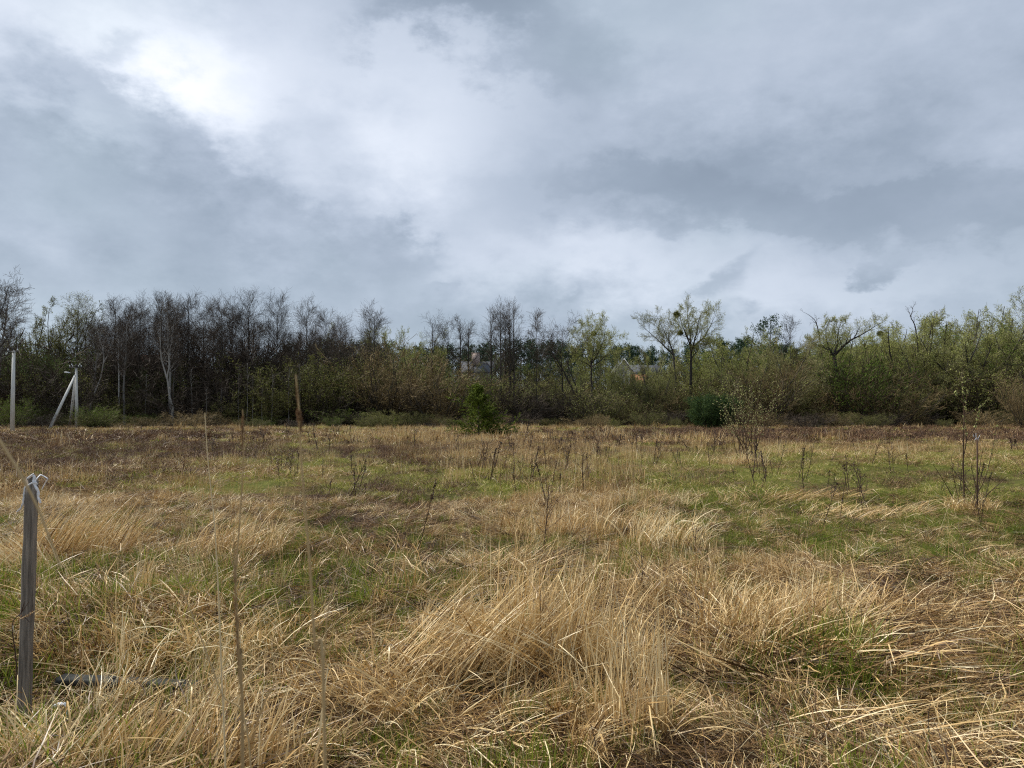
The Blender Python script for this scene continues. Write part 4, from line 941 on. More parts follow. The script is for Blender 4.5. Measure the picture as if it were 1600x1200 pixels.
def buds(rng, P, n, size, m, b, spread=0.01, tint=0.6):
    V, Q = leaves(rng, P, n, size, spread, False); b.add(V, Q, m=m, tint=rep(rng, len(Q), 4, tint))
BUD = m_leaf('pale_bud', (0.20, 0.22, 0.07), (0.42, 0.44, 0.16), (0.66, 0.66, 0.34))
STEMB = m_bark('sapling_bark', (0.045, 0.028, 0.020), (0.14, 0.09, 0.06), 20)
def build_shrubs():
    D = 25.0; px = 1166; x = gx(px, D); z = gz(x, D); rng = np.random.RandomState(91)
    H = 2.75; n = 22
    tipx = rng.uniform(-0.95, 0.95, n); tipy = rng.uniform(-0.6, 0.6, n); h = H * rng.uniform(0.6, 1.0, n) * (1 - 0.15 * np.abs(tipx))
    s = np.linspace(0, 1, 7)[None, :, None]
    base = np.stack([rng.uniform(-0.32, 0.32, n), rng.uniform(-0.2, 0.2, n), np.zeros(n)], -1)[:, None]
    tip = np.stack([tipx, tipy, h], -1)[:, None]
    P = base + (tip - base) * np.concatenate([s ** 1.25, s ** 1.25, s], -1) + rng.normal(0, 0.015, (n, 7, 3))
    Rd = np.repeat((0.014 * (1 - 0.75 * s[..., 0])), n, 0)
    P1, R1, _ = grow(rng, P, Rd, 8, 0.45, 1.0, lambda t, L: L * 0.2 + 0 * t, lambda t: 0.6 + 0 * t, 0.4, 4, 0.12, 0.5, 0.004)
    T = Buf(); V, Q = tubes(P, Rd, 5, rng); T.add(V, Q); V, Q = tubes(P1, R1, 3, rng); T.add(V, Q)
    B = Buf(); buds(rng, P1, 6, 0.036, 0, B); buds(rng, P[:, 3:], 8, 0.036, 0, B)
    o = thing('budding_shrub', 'many stemmed shrub with pale buds in the middle of the right hand field', 'shrub', (x, D, z))
    link('stem', T.mesh('stem', [STEMB]), o); link('bud', B.mesh('bud', [BUD]), o)['kind'] = 'stuff'
    # sapling, traced stem by stem
    D = 13.2; x0 = gx(1512, D); z0 = gz(x0, D); org = Vector((x0, D, z0))
    limbs = [([(1507, 792, 0), (1505, 717, 0), (1506, 640, 0), (1504, 600, 0), (1503, 566, 0)], 0.013, 0.004),
             ([(1506, 712, 0), (1510, 684, -.05), (1507, 652, -.05), (1512, 608, -.08)], 0.009, 0.004),
             ([(1506, 648, 0), (1519, 643, .1), (1533, 634, .15), (1545, 622, .2)], 0.008, 0.004),
             ([(1509, 690, -.03), (1523, 668, .05), (1528, 650, .1), (1530, 634, .1)], 0.008, 0.004),
             ([(1516, 790, .1), (1538, 750, .1), (1550, 705, .1), (1558, 662, .1)], 0.008, 0.003),
             ([(1536, 778, -.1), (1552, 764, -.1), (1573, 744, -.1)], 0.009, 0.004),
             ([(1552, 764, -.1), (1570, 762, -.2)], 0.006, 0.003),
             ([(1490, 780, .05), (1475, 752, .05), (1458, 726, .05)], 0.009, 0.003),
             ([(1500, 790, -.1), (1490, 745, -.15), (1486, 710, -.2)], 0.006, 0.003),
             ([(1504, 630, 0), (1497, 620, .05), (1492, 612, .05)], 0.005, 0.003),
             ([(1520, 790, -.2), (1530, 735, -.2), (1536, 700, -.2)], 0.007, 0.003)]
    o = thing('sapling', 'leafless sapling with knobbly upright twigs and a few pale buds beside the thin post', 'sapling', org)
    T = Buf(); B = Buf()
    for i, (pts, r0, r1) in enumerate(limbs):
        w = [at(a, b, D + c) - org for a, b, c in pts]
        V, Q, q = line_tube(w, r0, r1, 6, 5 * len(w), i); T.add(V, Q)
        if i < 5 or i == 9: buds(rng, q[None, len(q) // 3:], 22 if i else 40, 0.042, 0, B, 0.006)
    link('stem', T.mesh('stem', [STEMB]), o); link('bud', B.mesh('bud', [BUD]), o)['kind'] = 'stuff'
build_shrubs()

# ------------------------------------------------------------------ concrete poles
def square_pole(p0, p1, s0, s1, name, parent, org):
    a = Vector(p0) - org; b_ = Vector(p1) - org; d = (b_ - a).normalized(); u = d.cross(Vector((0, 1, 0))).normalized(); w = u.cross(d)
    bu = Buf(); v = []
    c = 0.12                                              # chamfered corners
    for p, s in ((a, s0), (b_, s1)):
        for i, j in ((-1, -1 + 2 * c), (-1 + 2 * c, -1), (1 - 2 * c, -1), (1, -1 + 2 * c), (1, 1 - 2 * c), (1 - 2 * c, 1), (-1 + 2 * c, 1), (-1, 1 - 2 * c)):
            v.append(tuple(p + u * (i * s / 2) + w * (j * s * 0.45)))
    q = [(k, (k + 1) % 8, 8 + (k + 1) % 8, 8 + k) for k in range(8)]
    bu.add(v, q); t = [(0, k + 1, k) for k in range(1, 7)] + [(8, 8 + k, 9 + k) for k in range(1, 7)]
    bu.T.append(np.array(t) ); bu.mt.append(np.zeros(len(t), int))
    return link(name, bu.mesh(name, [CONCRETE]), parent)
def insulators(parent, pts, org):
    for p in pts:
        c = Vector(p) - org; b = Buf()
        V, Q, _ = line_tube([c, c + Vector((0, 0, 0.16))], 0.02, 0.02, 6, 2); b.add(V, Q)
        V, Q, _ = line_tube([c + Vector((0, 0, z)) for z in (0.12, 0.15, 0.2, 0.24, 0.27)], 0.06, 0.045, 8, 5); b.add(V, Q, m=1)
        link('insulator', b.mesh('insulator', [METAL, WHITE]), parent)
def build_poles():
    D = 68.0; base = Vector((gx(21, D), D, gz(gx(21, D), D) - 0.1)); top = at(21.5, 548, D)
    o = thing('concrete_pole', 'pale concrete utility pole with a short crossarm at the left edge of the field', 'pole', base, 'concrete utility poles')
    square_pole(base, top, 0.32, 0.20, 'shaft', o, base)
    c = top - base; b = Buf(); box(b, c.x, c.y - 0.14, c.z - 0.12, 0.95, 0.07, 0.07); box(b, c.x, c.y - 0.14, c.z + 0.1, 0.05, 0.05, 0.55)
    link('crossarm', b.mesh('crossarm', [METAL]), o)
    insulators(o, [top + Vector((-0.42, -0.14, -0.1)), top + Vector((0.42, -0.14, -0.1)), top + Vector((0, -0.14, 0.33))], base)
    D = 90.0; base = Vector((gx(121.5, D), D, gz(gx(121.5, D), D) - 0.1)); top = at(119, 574, D)
    o = thing('strutted_pole', 'concrete utility pole propped by two struts, with a street lamp and crossarms', 'pole', base, 'concrete utility poles')
    square_pole(base, top, 0.34, 0.20, 'shaft', o, base)
    for (px, dd), tp in (((79, -3), at(117.5, 586, D - 0.16)), ((110.5, 3.5), at(118, 588, D + 0.2))):
        g = Vector((gx(px, D + dd), D + dd, 0)); g.z = gz(g.x, g.y) - 0.1
        square_pole(g, tp, 0.30, 0.19, 'strut', o, base)
    c = top - base
    b = Buf(); box(b, c.x, c.y - 0.15, c.z - 0.05, 1.5, 0.09, 0.09); box(b, c.x - 0.15, c.y + 0.14, c.z + 0.16, 1.25, 0.08, 0.08); box(b, c.x, c.y, c.z + 0.12, 0.08, 0.2, 0.5)
    link('crossarm', b.mesh('crossarm', [METAL]), o)
    insulators(o, [top + Vector((x, -0.15, -0.02)) for x in (-0.68, -0.32, 0.36, 0.68)] + [top + Vector((-0.6, 0.14, 0.18)), top + Vector((0.35, 0.14, 0.18))], base)
    b = Buf(); q = at(119, 583, D) - base
    V, Q, _ = line_tube([q, q + Vector((-0.35, -0.2, 0.10)), q + Vector((-0.6, -0.3, 0.06))], 0.03, 0.025, 6, 6); b.add(V, Q)
    lmp = link('lamp_arm', b.mesh('lamp_arm', [METAL]), o)
    b = Buf(); box(b, q.x - 0.85, q.y - 0.32, q.z + 0.05, 0.62, 0.24, 0.09, rot=Matrix.Rotation(R(8), 3, 'Y').to_quaternion()); box(b, q.x - 0.83, q.y - 0.32, q.z + 0.11, 0.4, 0.16, 0.05, rot=Matrix.Rotation(R(8), 3, 'Y').to_quaternion())
    link('lamp_head', b.mesh('lamp_head', [WHITE]), o)
build_poles()

# ------------------------------------------------------------------ houses seen through the wood
WALLP = m_plain('pinkish_plaster', (0.38, 0.29, 0.25), (0.52, 0.42, 0.37), 3)
WALLW = m_plain('pale_render', (0.34, 0.33, 0.31), (0.46, 0.45, 0.42), 3)
ROOFG = m_plain('grey_roofing', (0.06, 0.065, 0.08), (0.12, 0.125, 0.14), 6)
ROOFR = m_plain('dark_red_roofing', (0.07, 0.025, 0.018), (0.14, 0.05, 0.035), 6)
ORANGE = m_plain('orange_roofing', (0.22, 0.095, 0.05), (0.33, 0.16, 0.09), 6)
GLASS = m_plain('dark_glass', (0.02, 0.025, 0.03), (0.04, 0.045, 0.05), 3, 0.15, (1, 1, 1), 0.5)
def house(label, px, D, w, d, z_eave, z_ridge, wall, roof, gable_front=False, rows=2, wins=4, chimney=None):
    x = gx(px, D); g = gz(x, D) - 0.3; o = thing('house', label, 'house', (x, D, g)); he = z_eave - g; hr = z_ridge - g
    b = Buf()
    if gable_front:
        v = [(-w/2, 0, 0), (w/2, 0, 0), (w/2, 0, he), (0, 0, hr), (-w/2, 0, he), (-w/2, d, 0), (w/2, d, 0), (w/2, d, he), (0, d, hr), (-w/2, d, he)]
        b.add(v, [(0, 5, 9, 4), (1, 2, 7, 6), (0, 1, 2, 4), (5, 9, 7, 6)], [(4, 2, 3), (9, 8, 7)])
    else:
        v = [(-w/2, 0, 0), (w/2, 0, 0), (w/2, 0, he), (-w/2, 0, he), (-w/2, d, 0), (w/2, d, 0), (w/2, d, he), (-w/2, d, he), (-w/2, d/2, hr - .15), (w/2, d/2, hr - .15)]
        b.add(v, [(0, 1, 2, 3), (4, 7, 6, 5), (0, 3, 7, 4), (1, 5, 6, 2)], [(3, 8, 7), (2, 6, 9)])
    link('wall', b.mesh('wall', [wall]), o)
    b = Buf(); e = 0.5; t = 0.18
    if gable_front:
        for s in (-1, 1):
            k = (hr - he) / (w / 2); p = [(s * (w/2 + e), -e, he - e * k), (0, -e, hr), (0, d + e, hr), (s * (w/2 + e), d + e, he - e * k)]
            v = p + [(a, b_, c + t) for a, b_, c in p]; b.add(v, [(0, 1, 2, 3), (4, 7, 6, 5), (0, 4, 5, 1), (1, 5, 6, 2), (2, 6, 7, 3), (3, 7, 4, 0)])
    else:
        for s in (-1, 1):
            yc = d / 2; k = (hr - he) / (d / 2); y_e = yc + s * (d/2 + e); p = [(-w/2 - e, y_e, he - e * k), (w/2 + e, y_e, he - e * k), (w/2 + e, yc, hr), (-w/2 - e, yc, hr)]
            v = p + [(a, b_, c + t) for a, b_, c in p]; b.add(v, [(0, 1, 2, 3), (4, 7, 6, 5), (0, 4, 5, 1), (1, 5, 6, 2), (2, 6, 7, 3), (3, 7, 4, 0)])
    rf = link('roof', b.mesh('roof', [roof]), o)
    if gable_front:
        for s in (-1, 1):
            a = Vector((s * (w/2 + e), -e - 0.06, he - e * (hr - he) / (w / 2) + .05)); c = Vector((0, -e - 0.06, hr + .05)); dd = (c - a).normalized(); up = Vector((0, 0, 0.16))
            b = Buf(); v = [tuple(q) for q in (a - up, c - up, c + up, a + up)]; v += [(q[0], q[1] + 0.05, q[2]) for q in v]
            b.add(v, [(0, 1, 2, 3), (4, 7, 6, 5), (0, 4, 5, 1), (1, 5, 6, 2), (2, 6, 7, 3), (3, 7, 4, 0)]); link('bargeboard', b.mesh('bargeboard', [WHITE]), o)
    for r_ in range(rows):
        for i in range(wins):
            cx = -w/2 + w * (i + 0.5) / wins; cz = 1.7 + r_ * (he - 0.6) / max(rows, 1)
            if cz + 0.9 > he: continue
            b = Buf(); fw, fh = 1.15, 1.5
            for (ax, az_, sx, sz) in ((0, fh/2, fw + .16, .12), (0, -fh/2, fw + .16, .12), (-fw/2, 0, .12, fh - .12), (fw/2, 0, .12, fh - .12), (0, 0, .08, fh - .12)):
                box(b, cx + ax, -0.04, cz + az_, sx, 0.12, sz)
            wn = link('window', b.mesh('window', [WHITE]), o)
            b = Buf(); box(b, cx, -0.012, cz, fw - .1, 0.02, fh - .1); link('pane', b.mesh('pane', [GLASS]), wn)
    if chimney:
        b = Buf(); cx, cw, ch = chimney; box(b, cx, d * 0.4, hr + ch / 2 - 0.6, cw, cw, ch + 0.8); box(b, cx, d * 0.4, hr + ch - 0.15, cw + 0.16, cw + 0.16, 0.16)
        link('chimney', b.mesh('chimney', [WALLP]), rf)
        b = Buf(); V, Q, _ = line_tube([(cx - .2, d * .4, hr + ch - .2), (cx - .2, d * .4, hr + ch + 2.2)], 0.07, 0.04, 6, 2); b.add(V, Q); link('mast', b.mesh('mast', [WHITE]), rf)
    return o
def build_houses():
    house('pinkish two storey house with a dark red roof behind the bare trunks on the left', 185, 128, 9, 8, 7.6, 11.6, WALLP, ROOFR, rows=2, wins=4)
    house('grey roofed house with a pinkish chimney and white mast between the alders', 746, 212, 9, 8, 13.3, 16.2, WALLW, ROOFG, rows=2, wins=4, chimney=(-0.6, 2.2, 2.6))
    house('white gabled house showing through the trees right of the middle', 975, 198, 6, 9, 11.8, 15.8, WALLW, ROOFG, True, rows=2, wins=3)
    house('long grey roofed building right of the white gabled house', 1003, 203, 10, 8, 12.4, 14.6, WALLW, ROOFG, rows=2, wins=4)
    house('low annexe with an orange roof beside the white gabled house', 1001, 188, 3.2, 4, 9.2, 11.2, WALLP, ORANGE, rows=1, wins=2)
build_houses()

# ------------------------------------------------------------------ posts, tape, board
def ribbon(pts, D, w, twist=0.0, n=24, thick=0.0012):
    p = np.array([tuple(at(a, b, D + c)) for a, b, c in pts]); q = resample(p, n)
    d = norm(np.gradient(q, axis=0)); f = np.array([0.25, -1, 0.15]); u = norm(np.cross(d, f))
    a = np.linspace(0, twist, n)[:, None]; v = np.cross(u, d); u = u * np.cos(a) + v * np.sin(a)
    ww = w * (0.8 + 0.4 * np.abs(np.sin(np.arange(n) * 0.7)))[:, None] / 2; nn = np.cross(u, d) * thick
    V = np.stack([q - u * ww, q + u * ww, q + u * ww + nn, q - u * ww + nn], 1).reshape(-1, 3)
    Q = []
    for i in range(n - 1):
        for k in range(4): Q.append((i*4 + k, i*4 + (k+1) % 4, i*4 + 4 + (k+1) % 4, i*4 + 4 + k))
    return V, Q
def build_posts():
    D = 4.35; rng = np.random.RandomState(3)
    b0 = at(37, 1106, D); base = Vector((b0.x, D, gz(b0.x, D) - 0.03)); top = at(49.5, 747, D)
    o = thing('wooden_post', 'weathered grey wooden post with torn white tape round its top', 'post', base)
    bu = Buf(); n = 14; v = []
    w0, w1 = 0.072, 0.062
    for i in range(n):
        s = i / (n - 1); c = (top - base) * s; w = w0 + (w1 - w0) * s + rng.normal(0, 0.0022); t = 0.03
        for k, (a, b_) in enumerate(((-.5, -.32), (-.38, -.5), (.36, -.5), (.5, -.34), (.5, .5), (-.5, .5))):
            zz = 0.0
            if i == n - 1: zz = (-0.03, 0.008, 0.026, -0.006, -0.012, -0.03)[k]
            v.append((c.x + a * w + rng.normal(0, .0008), c.y + b_ * t, c.z + zz))
    q = [(i*6 + k, i*6 + (k+1) % 6, i*6 + 6 + (k+1) % 6, i*6 + 6 + k) for i in range(n-1) for k in range(6)]
    bu.add(v, q, [((n-1)*6, (n-1)*6 + k, (n-1)*6 + k + 1) for k in range(1, 5)])
    link('shaft', bu.mesh('shaft', [OLDWOOD]), o)
    for pts, w, tw in (([(52, 742, -.03), (54, 746, -.03), (52, 752, -.035), (56, 761, -.035), (60, 768, -.03), (59.5, 777, -.03), (63, 786, -.02)], 0.013, 0.9),
                   ([(55, 752, -.03), (59, 746, -.02), (63.5, 741.6, 0), (70, 745, 0), (74.8, 748, .0), (70, 756, .01), (65, 765, .0)], 0.006, 1.2),
                   ([(40, 760, -.01), (38, 770, -.01), (36.5, 786, -.01), (32, 795, -.01), (26, 800, -.02)], 0.011, 1.0),
                   ([(40, 762, -.032), (47, 756, -.037), (56, 753, -.036), (58, 757, -.03)], 0.008, 0.2),
                   ([(42, 748, -.03), (49, 742, -.02), (53, 740, -.02)], 0.005, 0.3)):
        bb = Buf(); V, Q = ribbon(pts, D, w, tw); bb.add(V, Q); e = link('tape', bb.mesh('tape', [WHITE])); e.parent = o; e.matrix_parent_inverse = Matrix.Translation(-base)
    # dark bramble twig by the post
    bb = Buf()
    for i, pts in enumerate(([(27, 1060, -.1), (24, 1020, -.1), (19, 985, -.12), (22, 968, -.12), (33, 958, -.12), (45, 940, -.12)], [(30, 962, -.12), (38, 964, -.13), (46, 972, -.13)], [(33, 958, -.12), (36, 948, -.12), (38, 940, -.12)])):
        V, Q, _ = line_tube([at(a, b_, D + c) for a, b_, c in pts], 0.004, 0.0015, 5, 14, i); bb.add(V, Q, tint=0.2)
    tag(link('bramble_twig', bb.mesh('bramble_twig', [WEED])), 'thin dark bramble twig bent against the wooden post', 'twig')
    # lying board
    a = at(92, 1084, 4.62); c = at(312, 1082, 4.5); a.z = c.z = (gz(a.x, a.y) + gz(c.x, c.y)) / 2 + 0.17
    bu = Buf(); L = (c - a).length; n = 9; v = []
    for i in range(n):
        p = a.lerp(c, i / (n - 1)); 
        for (yy, zz) in ((-.045, -.018), (-.045, .012), (-.036, .02), (.04, .022), (.045, -.018)):
            v.append((p.x + (rng.normal(0, .008) if i in (0, n-1) else 0), p.y + yy, p.z + zz + rng.normal(0, .0015)))
    q = [(i*5 + k, i*5 + (k+1) % 5, i*5 + 5 + (k+1) % 5, i*5 + 5 + k) for i in range(n-1) for k in range(5)]
    e = (n-1)*5; bu.add(v, q, [(0, k, k+1) for k in (1, 2, 3)] + [(e, e+k+1, e+k) for k in (1, 2, 3)])
    tag(link('fallen_board', bu.mesh('fallen_board', [ROTWOOD])), 'dark rotten board lying in the straw to the right of the wooden post', 'board')
    # scrap of tape on the grass
    bb = Buf()
    for pts, w in (([(84, 1104, -.02), (92, 1100, 0), (101, 1100, .0), (106, 1104, 0)], 0.016), ([(105, 1101, -.01), (106, 1112, -.02), (103, 1122, -.03), (101, 1131, -.03)], 0.014)):
        V, Q = ribbon(pts, 4.15, w, 1.0); bb.add(V, Q)
    tag(link('tape_scrap', bb.mesh('tape_scrap', [WHITE])), 'scrap of white tape caught in the grass at the foot of the wooden post', 'litter')
    # thin post on the right
    D = 13.0; b0 = at(1527, 792, D); base = Vector((b0.x, D, gz(b0.x, D) - .03)); top = at(1526, 684, D)
    o = thing('thin_post', 'thin dark stake with a white frayed top beside the sapling', 'post', base)
    bu = Buf(); v = []
    for s in (0, .5, 1):
        c = (top - base) * s
        for aa, b_ in ((-.5, -.5), (.5, -.5), (.5, .5), (-.5, .5)): v.append((c.x + aa * .020 + s * 0.01, c.y + b_ * .02, c.z + (0.01 * aa if s == 1 else 0)))
    bu.add(v, [(i*4 + k, i*4 + (k+1) % 4, i*4 + 4 + (k+1) % 4, i*4 + 4 + k) for i in range(2) for k in range(4)] + [(8, 9, 10, 11)])
    link('shaft', bu.mesh('shaft', [STEMB]), o)
    bb = Buf()
    for pts in ([(1523, 688, -.03), (1526, 684, -.03), (1529, 688, -.03)], [(1522, 683, 0), (1520, 679, 0)], [(1525, 684, 0), (1525, 677, 0)], [(1528, 686, 0), (1531, 680, 0)]):
        V, Q = ribbon(pts, D, 0.010, 0.5, 8); bb.add(V, Q)
    e = link('tape', bb.mesh('tape', [WHITE])); e.parent = o; e.matrix_parent_inverse = Matrix.Translation(-base)
build_posts()

# ------------------------------------------------------------------ tussocks that stand out, reeds, weeds
def tussock(label, px, D, groups, seed, name='grass_tussock'):
    """groups: (count, radius x, radius y, heading deg, spread, th0, th1, length, tint)"""
    rng = np.random.RandomState(seed); x = gx(px, D); b = Buf()
    for n, rx, ry, hd, sp, th0, th1, L, ti in groups:
        ba = disc(rng, n, 1.0) * (rx, ry, 0)
        ba[:, 2] = ground_h(x + ba[:, 0], D + ba[:, 1]) - gz(x, D)
        add_blades(b, rng, n, 0, R(hd), sp, th0, th1, L, (0.0055, 0.0105), 0, (ti, 0.21), 7, 0.25, 0.12, base=ba)
    # floor clamp in add_blades is relative to the base height: fine on this gentle ground
    o = link(name, b.mesh(name, [STRAW])); o.location = (x, D, gz(x, D)); return tag(o, label, 'grass tussock', 'dry grass tussocks')
def build_tussocks():
    up = (0.0, 0.45); over = (0.9, 2.0)
    tussock('biggest pale straw tussock in the middle foreground, swept down to the left', 850, 4.9,
            [(90, .38, .30, 208, .22, (0.55, 1.05), (1.0, 1.6), (0.7, 1.3), .80), (380, .42, .24, 60, 1.4, up, (0.1, 0.9), (0.6, 1.12), .78), (150, .5, .3, 240, 1.0, (0.3, 0.9), over, (0.3, .6), .6)], 1)
    tussock('stiff slanting straw leaning up against the biggest tussock from the left', 690, 4.75,
            [(250, .55, .22, 24, .26, (0.55, 1.12), (0.7, 1.3), (0.55, 1.3), .74), (110, .5, .25, 60, 1.3, (0.1, 0.9), (0.4, 1.8), (0.35, .7), .6)], 24)
    tussock('straw tussock at the right shoulder of the biggest tussock', 960, 4.9, [(260, .34, .3, 340, 1.0, up, (0.2, 1.3), (0.45, 0.8), .78), (150, .3, .25, 250, 1.0, (0.3, .9), over, (.3, .55), .6)], 2)
    tussock('ragged straw tussock with tall stalks right of the middle foreground', 1200, 5.5, [(360, .55, .3, 330, 1.6, up, (0.2, 1.6), (0.45, 0.8), .78), (260, .6, .35, 0, .6, (0.6, 1.2), (1.3, 1.8), (.5, 1.0), .6)], 3)
    tussock('straw tussock leaning right behind the ragged tussock', 1300, 6.2, [(300, .5, .3, 0, .8, (0.1, .7), (0.8, 1.9), (0.4, 0.75), .6)], 4)
    tussock('large leaning straw tussock behind the wooden post', 110, 8.4, [(620, .75, .4, 20, .5, (0.2, 0.7), (0.6, 1.3), (0.6, 1.05), .64), (300, .8, .4, 280, 1.2, (0.4, 1), over, (.3, .6), .5)], 5)
    tussock('straw tussock cut by the left edge behind the wooden post', 10, 7.4, [(420, .6, .4, 200, .6, (0.2, 0.8), (0.9, 1.6), (0.5, 0.95), .64)], 6)
    tussock('round straw tussock of the left middle field', 372, 8.6, [(460, .55, .35, 30, 1.2, (0.1, 0.7), (0.5, 1.8), (0.45, 0.85), .6)], 7)
    tussock('golden straw stalks leaning right in the near left corner', 235, 3.35, [(190, .45, .14, 38, .25, (0.3, 0.7), (0.5, 1.0), (0.32, 0.58), .78), (90, .4, .12, 20, 1.2, (0.5, 1.0), over, (.2, .4), .6)], 8)
    tussock('straw stalks rising at the near edge right of the golden stalks', 400, 3.4, [(120, .3, .15, 70, .6, (0.0, 0.5), (0.3, 1.2), (0.35, 0.7), .66), (90, .3, .2, 10, 1.4, (.5, 1.1), over, (.3, .5), .55)], 9)
    tussock('bent straw tussock in the lower left corner', 50, 3.5, [(110, .25, .15, 200, 1.3, (0.1, 0.6), (0.8, 2.2), (0.35, 0.6), .72)], 10)
    tussock('upright straw stalks before the biggest tussock, to its right', 985, 3.9, [(110, .22, .22, 100, 1.2, (0.0, 0.3), (0.1, .5), (0.45, 0.85), .85), (120, .3, .2, 300, .8, (.5, 1.1), over, (.3, .6), .6)], 11)
    tussock('long straw swathe combed down to the right in the near middle', 760, 4.0, [(260, .7, .3, -34, .8, (0.7, 1.35), (1.1, 1.9), (0.25, .65), .58)], 12)
    tussock('long straw swathe combed down to the right at the near right edge', 1440, 4.1, [(280, .8, .3, -24, .5, (0.9, 1.35), (1.3, 1.8), (0.35, .8), .6)], 13)
    tussock('brown flattened straw swathe at the right edge', 1500, 6.0, [(420, 1.0, .5, 0, .25, (1.2, 1.45), (1.45, 1.7), (0.6, 1.1), .48)], 14)
    tussock('pale mound of flattened straw in the right hand green patch', 1350, 12.8, [(420, 1.15, .5, -10, .9, (0.6, 1.4), (1.2, 2.0), (0.3, 0.7), .60), (200, 1.0, .5, 120, 2.5, (0.5, 1.4), (1.2, 1.9), (0.2, 0.5), .5)], 15)
    tussock('low mound of flattened straw just behind the pale mound', 1250, 14.6, [(420, 1.0, .4, 0, .5, (0.9, 1.3), (1.4, 1.8), (0.5, 0.9), .52)], 16)
    tussock('ring of dry grass round the foot of the sapling', 1515, 13.1, [(420, .42, .25, 0, 3, (0.1, 1.0), (0.8, 2.2), (0.3, 0.6), .68)], 17)
    tussock('dry grass clump at the foot of the budding shrub', 1160, 24.2, [(420, .8, .4, 0, 3, (0.0, 0.6), (0.3, 1.4), (0.4, 0.75), .7)], 18)
    tussock('straw tussock with drooping tips in the centre right middle field', 1045, 9.6, [(380, .55, .35, 340, 1.2, (0.0, 0.6), (0.5, 2.0), (0.45, 0.85), .66)], 19)
    tussock('upright straw clump of the centre middle field', 880, 10.6, [(420, .9, .5, 20, 1.5, (0.0, 0.5), (0.3, 1.5), (0.4, 0.8), .6)], 20)
    tussock('straw clump near the dark weeds left of the centre', 560, 9.2, [(300, .8, .4, 200, 1.5, (0.5, 1.1), (1.0, 1.9), (0.35, 0.7), .52)], 21)
    tussock('straw tussock between the golden stalks and the big tussock', 600, 4.4, [(300, .45, .3, 250, 1.2, (0.3, 1.0), (1.2, 2.2), (0.35, 0.7), .58)], 22)
    tussock('drooping straw tussock left of the middle, above the fallen board', 350, 5.2, [(330, .5, .35, 290, 1.0, (0.2, 0.9), (1.1, 2.3), (0.4, 0.8), .6)], 23)
build_tussocks()

REED = m_blade('reed_stalk', [(0, (0.26, 0.15, 0.065)), (0.5, (0.52, 0.36, 0.17)), (1, (0.78, 0.62, 0.36))], 0.0, 0.2)
HEAD = m_blade('reed_seed_head', [(0, (0.08, 0.042, 0.022)), (0.5, (0.21, 0.115, 0.055)), (1, (0.36, 0.23, 0.12))], 0.2, 0.2)
def reed(label, D, pts, r0, r1, heads=(), seed=0, drop=True, tint=0.6):
    rng = np.random.RandomState(seed); w = [at(a, b, D + c) for a, b, c in pts]
    foot = w[-1].copy(); foot.x += 0.02; foot.z = 0
    if drop: foot.z = gz(foot.x, foot.y); w.append(foot)
    org = w[-1].copy(); o = thing('reed_stalk', label, 'reed', org, 'tall dry reed stalks close to the viewer')
    V, Q, q = line_tube([p - org for p in w], r1, r0, 6, 40, seed); b = Buf(); b.add(V, Q, tint=tint); link('stem', b.mesh('stem', [REED]), o)
    for (a0, b0), (a1, b1), hr in heads:
        p0 = at(a0, b0, D) - org; p1 = at(a1, b1, D) - org; L = (p1 - p0).length; n = 260
        s = rng.rand(n); base = np.array(p0)[None] * (1 - s[:, None]) + np.array(p1)[None] * s[:, None]
        env = hr * (0.35 + np.sin(np.pi * np.clip(s * 0.9 + 0.1, 0, 1)))
        d = norm(rng.normal(size=(n, 3))) * env[:, None] * rng.uniform(0.3, 1, (n, 1)); tip = base + d + np.array([0, 0, 1]) * env[:, None] * 1.6
        P = np.stack([base, (base + tip) / 2 + d * 0.3, tip], 1); V, Q = tubes(P, np.full((n, 3), hr * 0.10), 2, rng)
        b = Buf(); b.add(V, Q, tint=rep(rng, n, 6)); link('seed_head', b.mesh('seed_head', [HEAD]), o)
def build_reeds():
    reed('thin pale dry stalk standing tallest in the near left field', 2.3, [(320, 645, 0), (325, 720, 0), (335, 820, 0), (341, 920, 0), (346, 1050, 0), (352, 1200, 0)], 0.0032, 0.0010, seed=1, tint=0.85)
    reed('blurred reed with a brown seed head very close to the camera, left of the middle', 0.85, [(462, 585, 0), (467, 640, 0), (472, 740, 0), (484, 880, 0), (492, 1010, 0), (508, 1200, 0)], 0.0022, 0.0007, [((463, 600), (466, 640), .0016), ((466, 640), (470, 680), .0030)], 2, tint=0.55)
    reed('blurred reed with a small orange seed head near the thin pale stalk', 1.15, [(379, 640, 0), (380, 720, 0), (374, 820, 0), (368, 920, 0), (374, 1060, 0), (380, 1200, 0)], 0.0022, 0.0007, [((379, 650), (379, 705), .0028)], 3, tint=0.45)
    reed('short blurred reed with a long dark seed head at the left', 0.80, [(365, 830, 0), (367, 900, 0), (373, 1000, 0), (376, 1080, 0), (378, 1200, 0)], 0.0016, 0.0006, [((366, 880), (372, 1060), .0027)], 4, tint=0.3)
    reed('blurred reed slanting across the top of the wooden post', 0.72, [(94, 885, 0), (78, 842, 0), (60, 796, 0), (38, 752, 0), (14, 712, 0), (-14, 672, 0), (-60, 640, 0), (-140, 640, 0), (-260, 760, 0)], 0.0022, 0.0008, seed=5, tint=0.6)
    reed('thin blurred stalk left of the middle with a faint dark head', 1.0, [(560, 832, 0), (532, 880, 0), (512, 960, 0), (504, 1100, 0), (506, 1200, 0)], 0.0014, 0.0005, [((534, 850), (520, 905), .0012)], 6, tint=0.35)
    reed('thin bent stalk crossing the golden stalks in the near left corner', 1.6, [(262, 870, 0), (300, 960, 0), (345, 1080, 0), (392, 1200, 0)], 0.0020, 0.0008, seed=7, tint=0.55)
build_reeds()

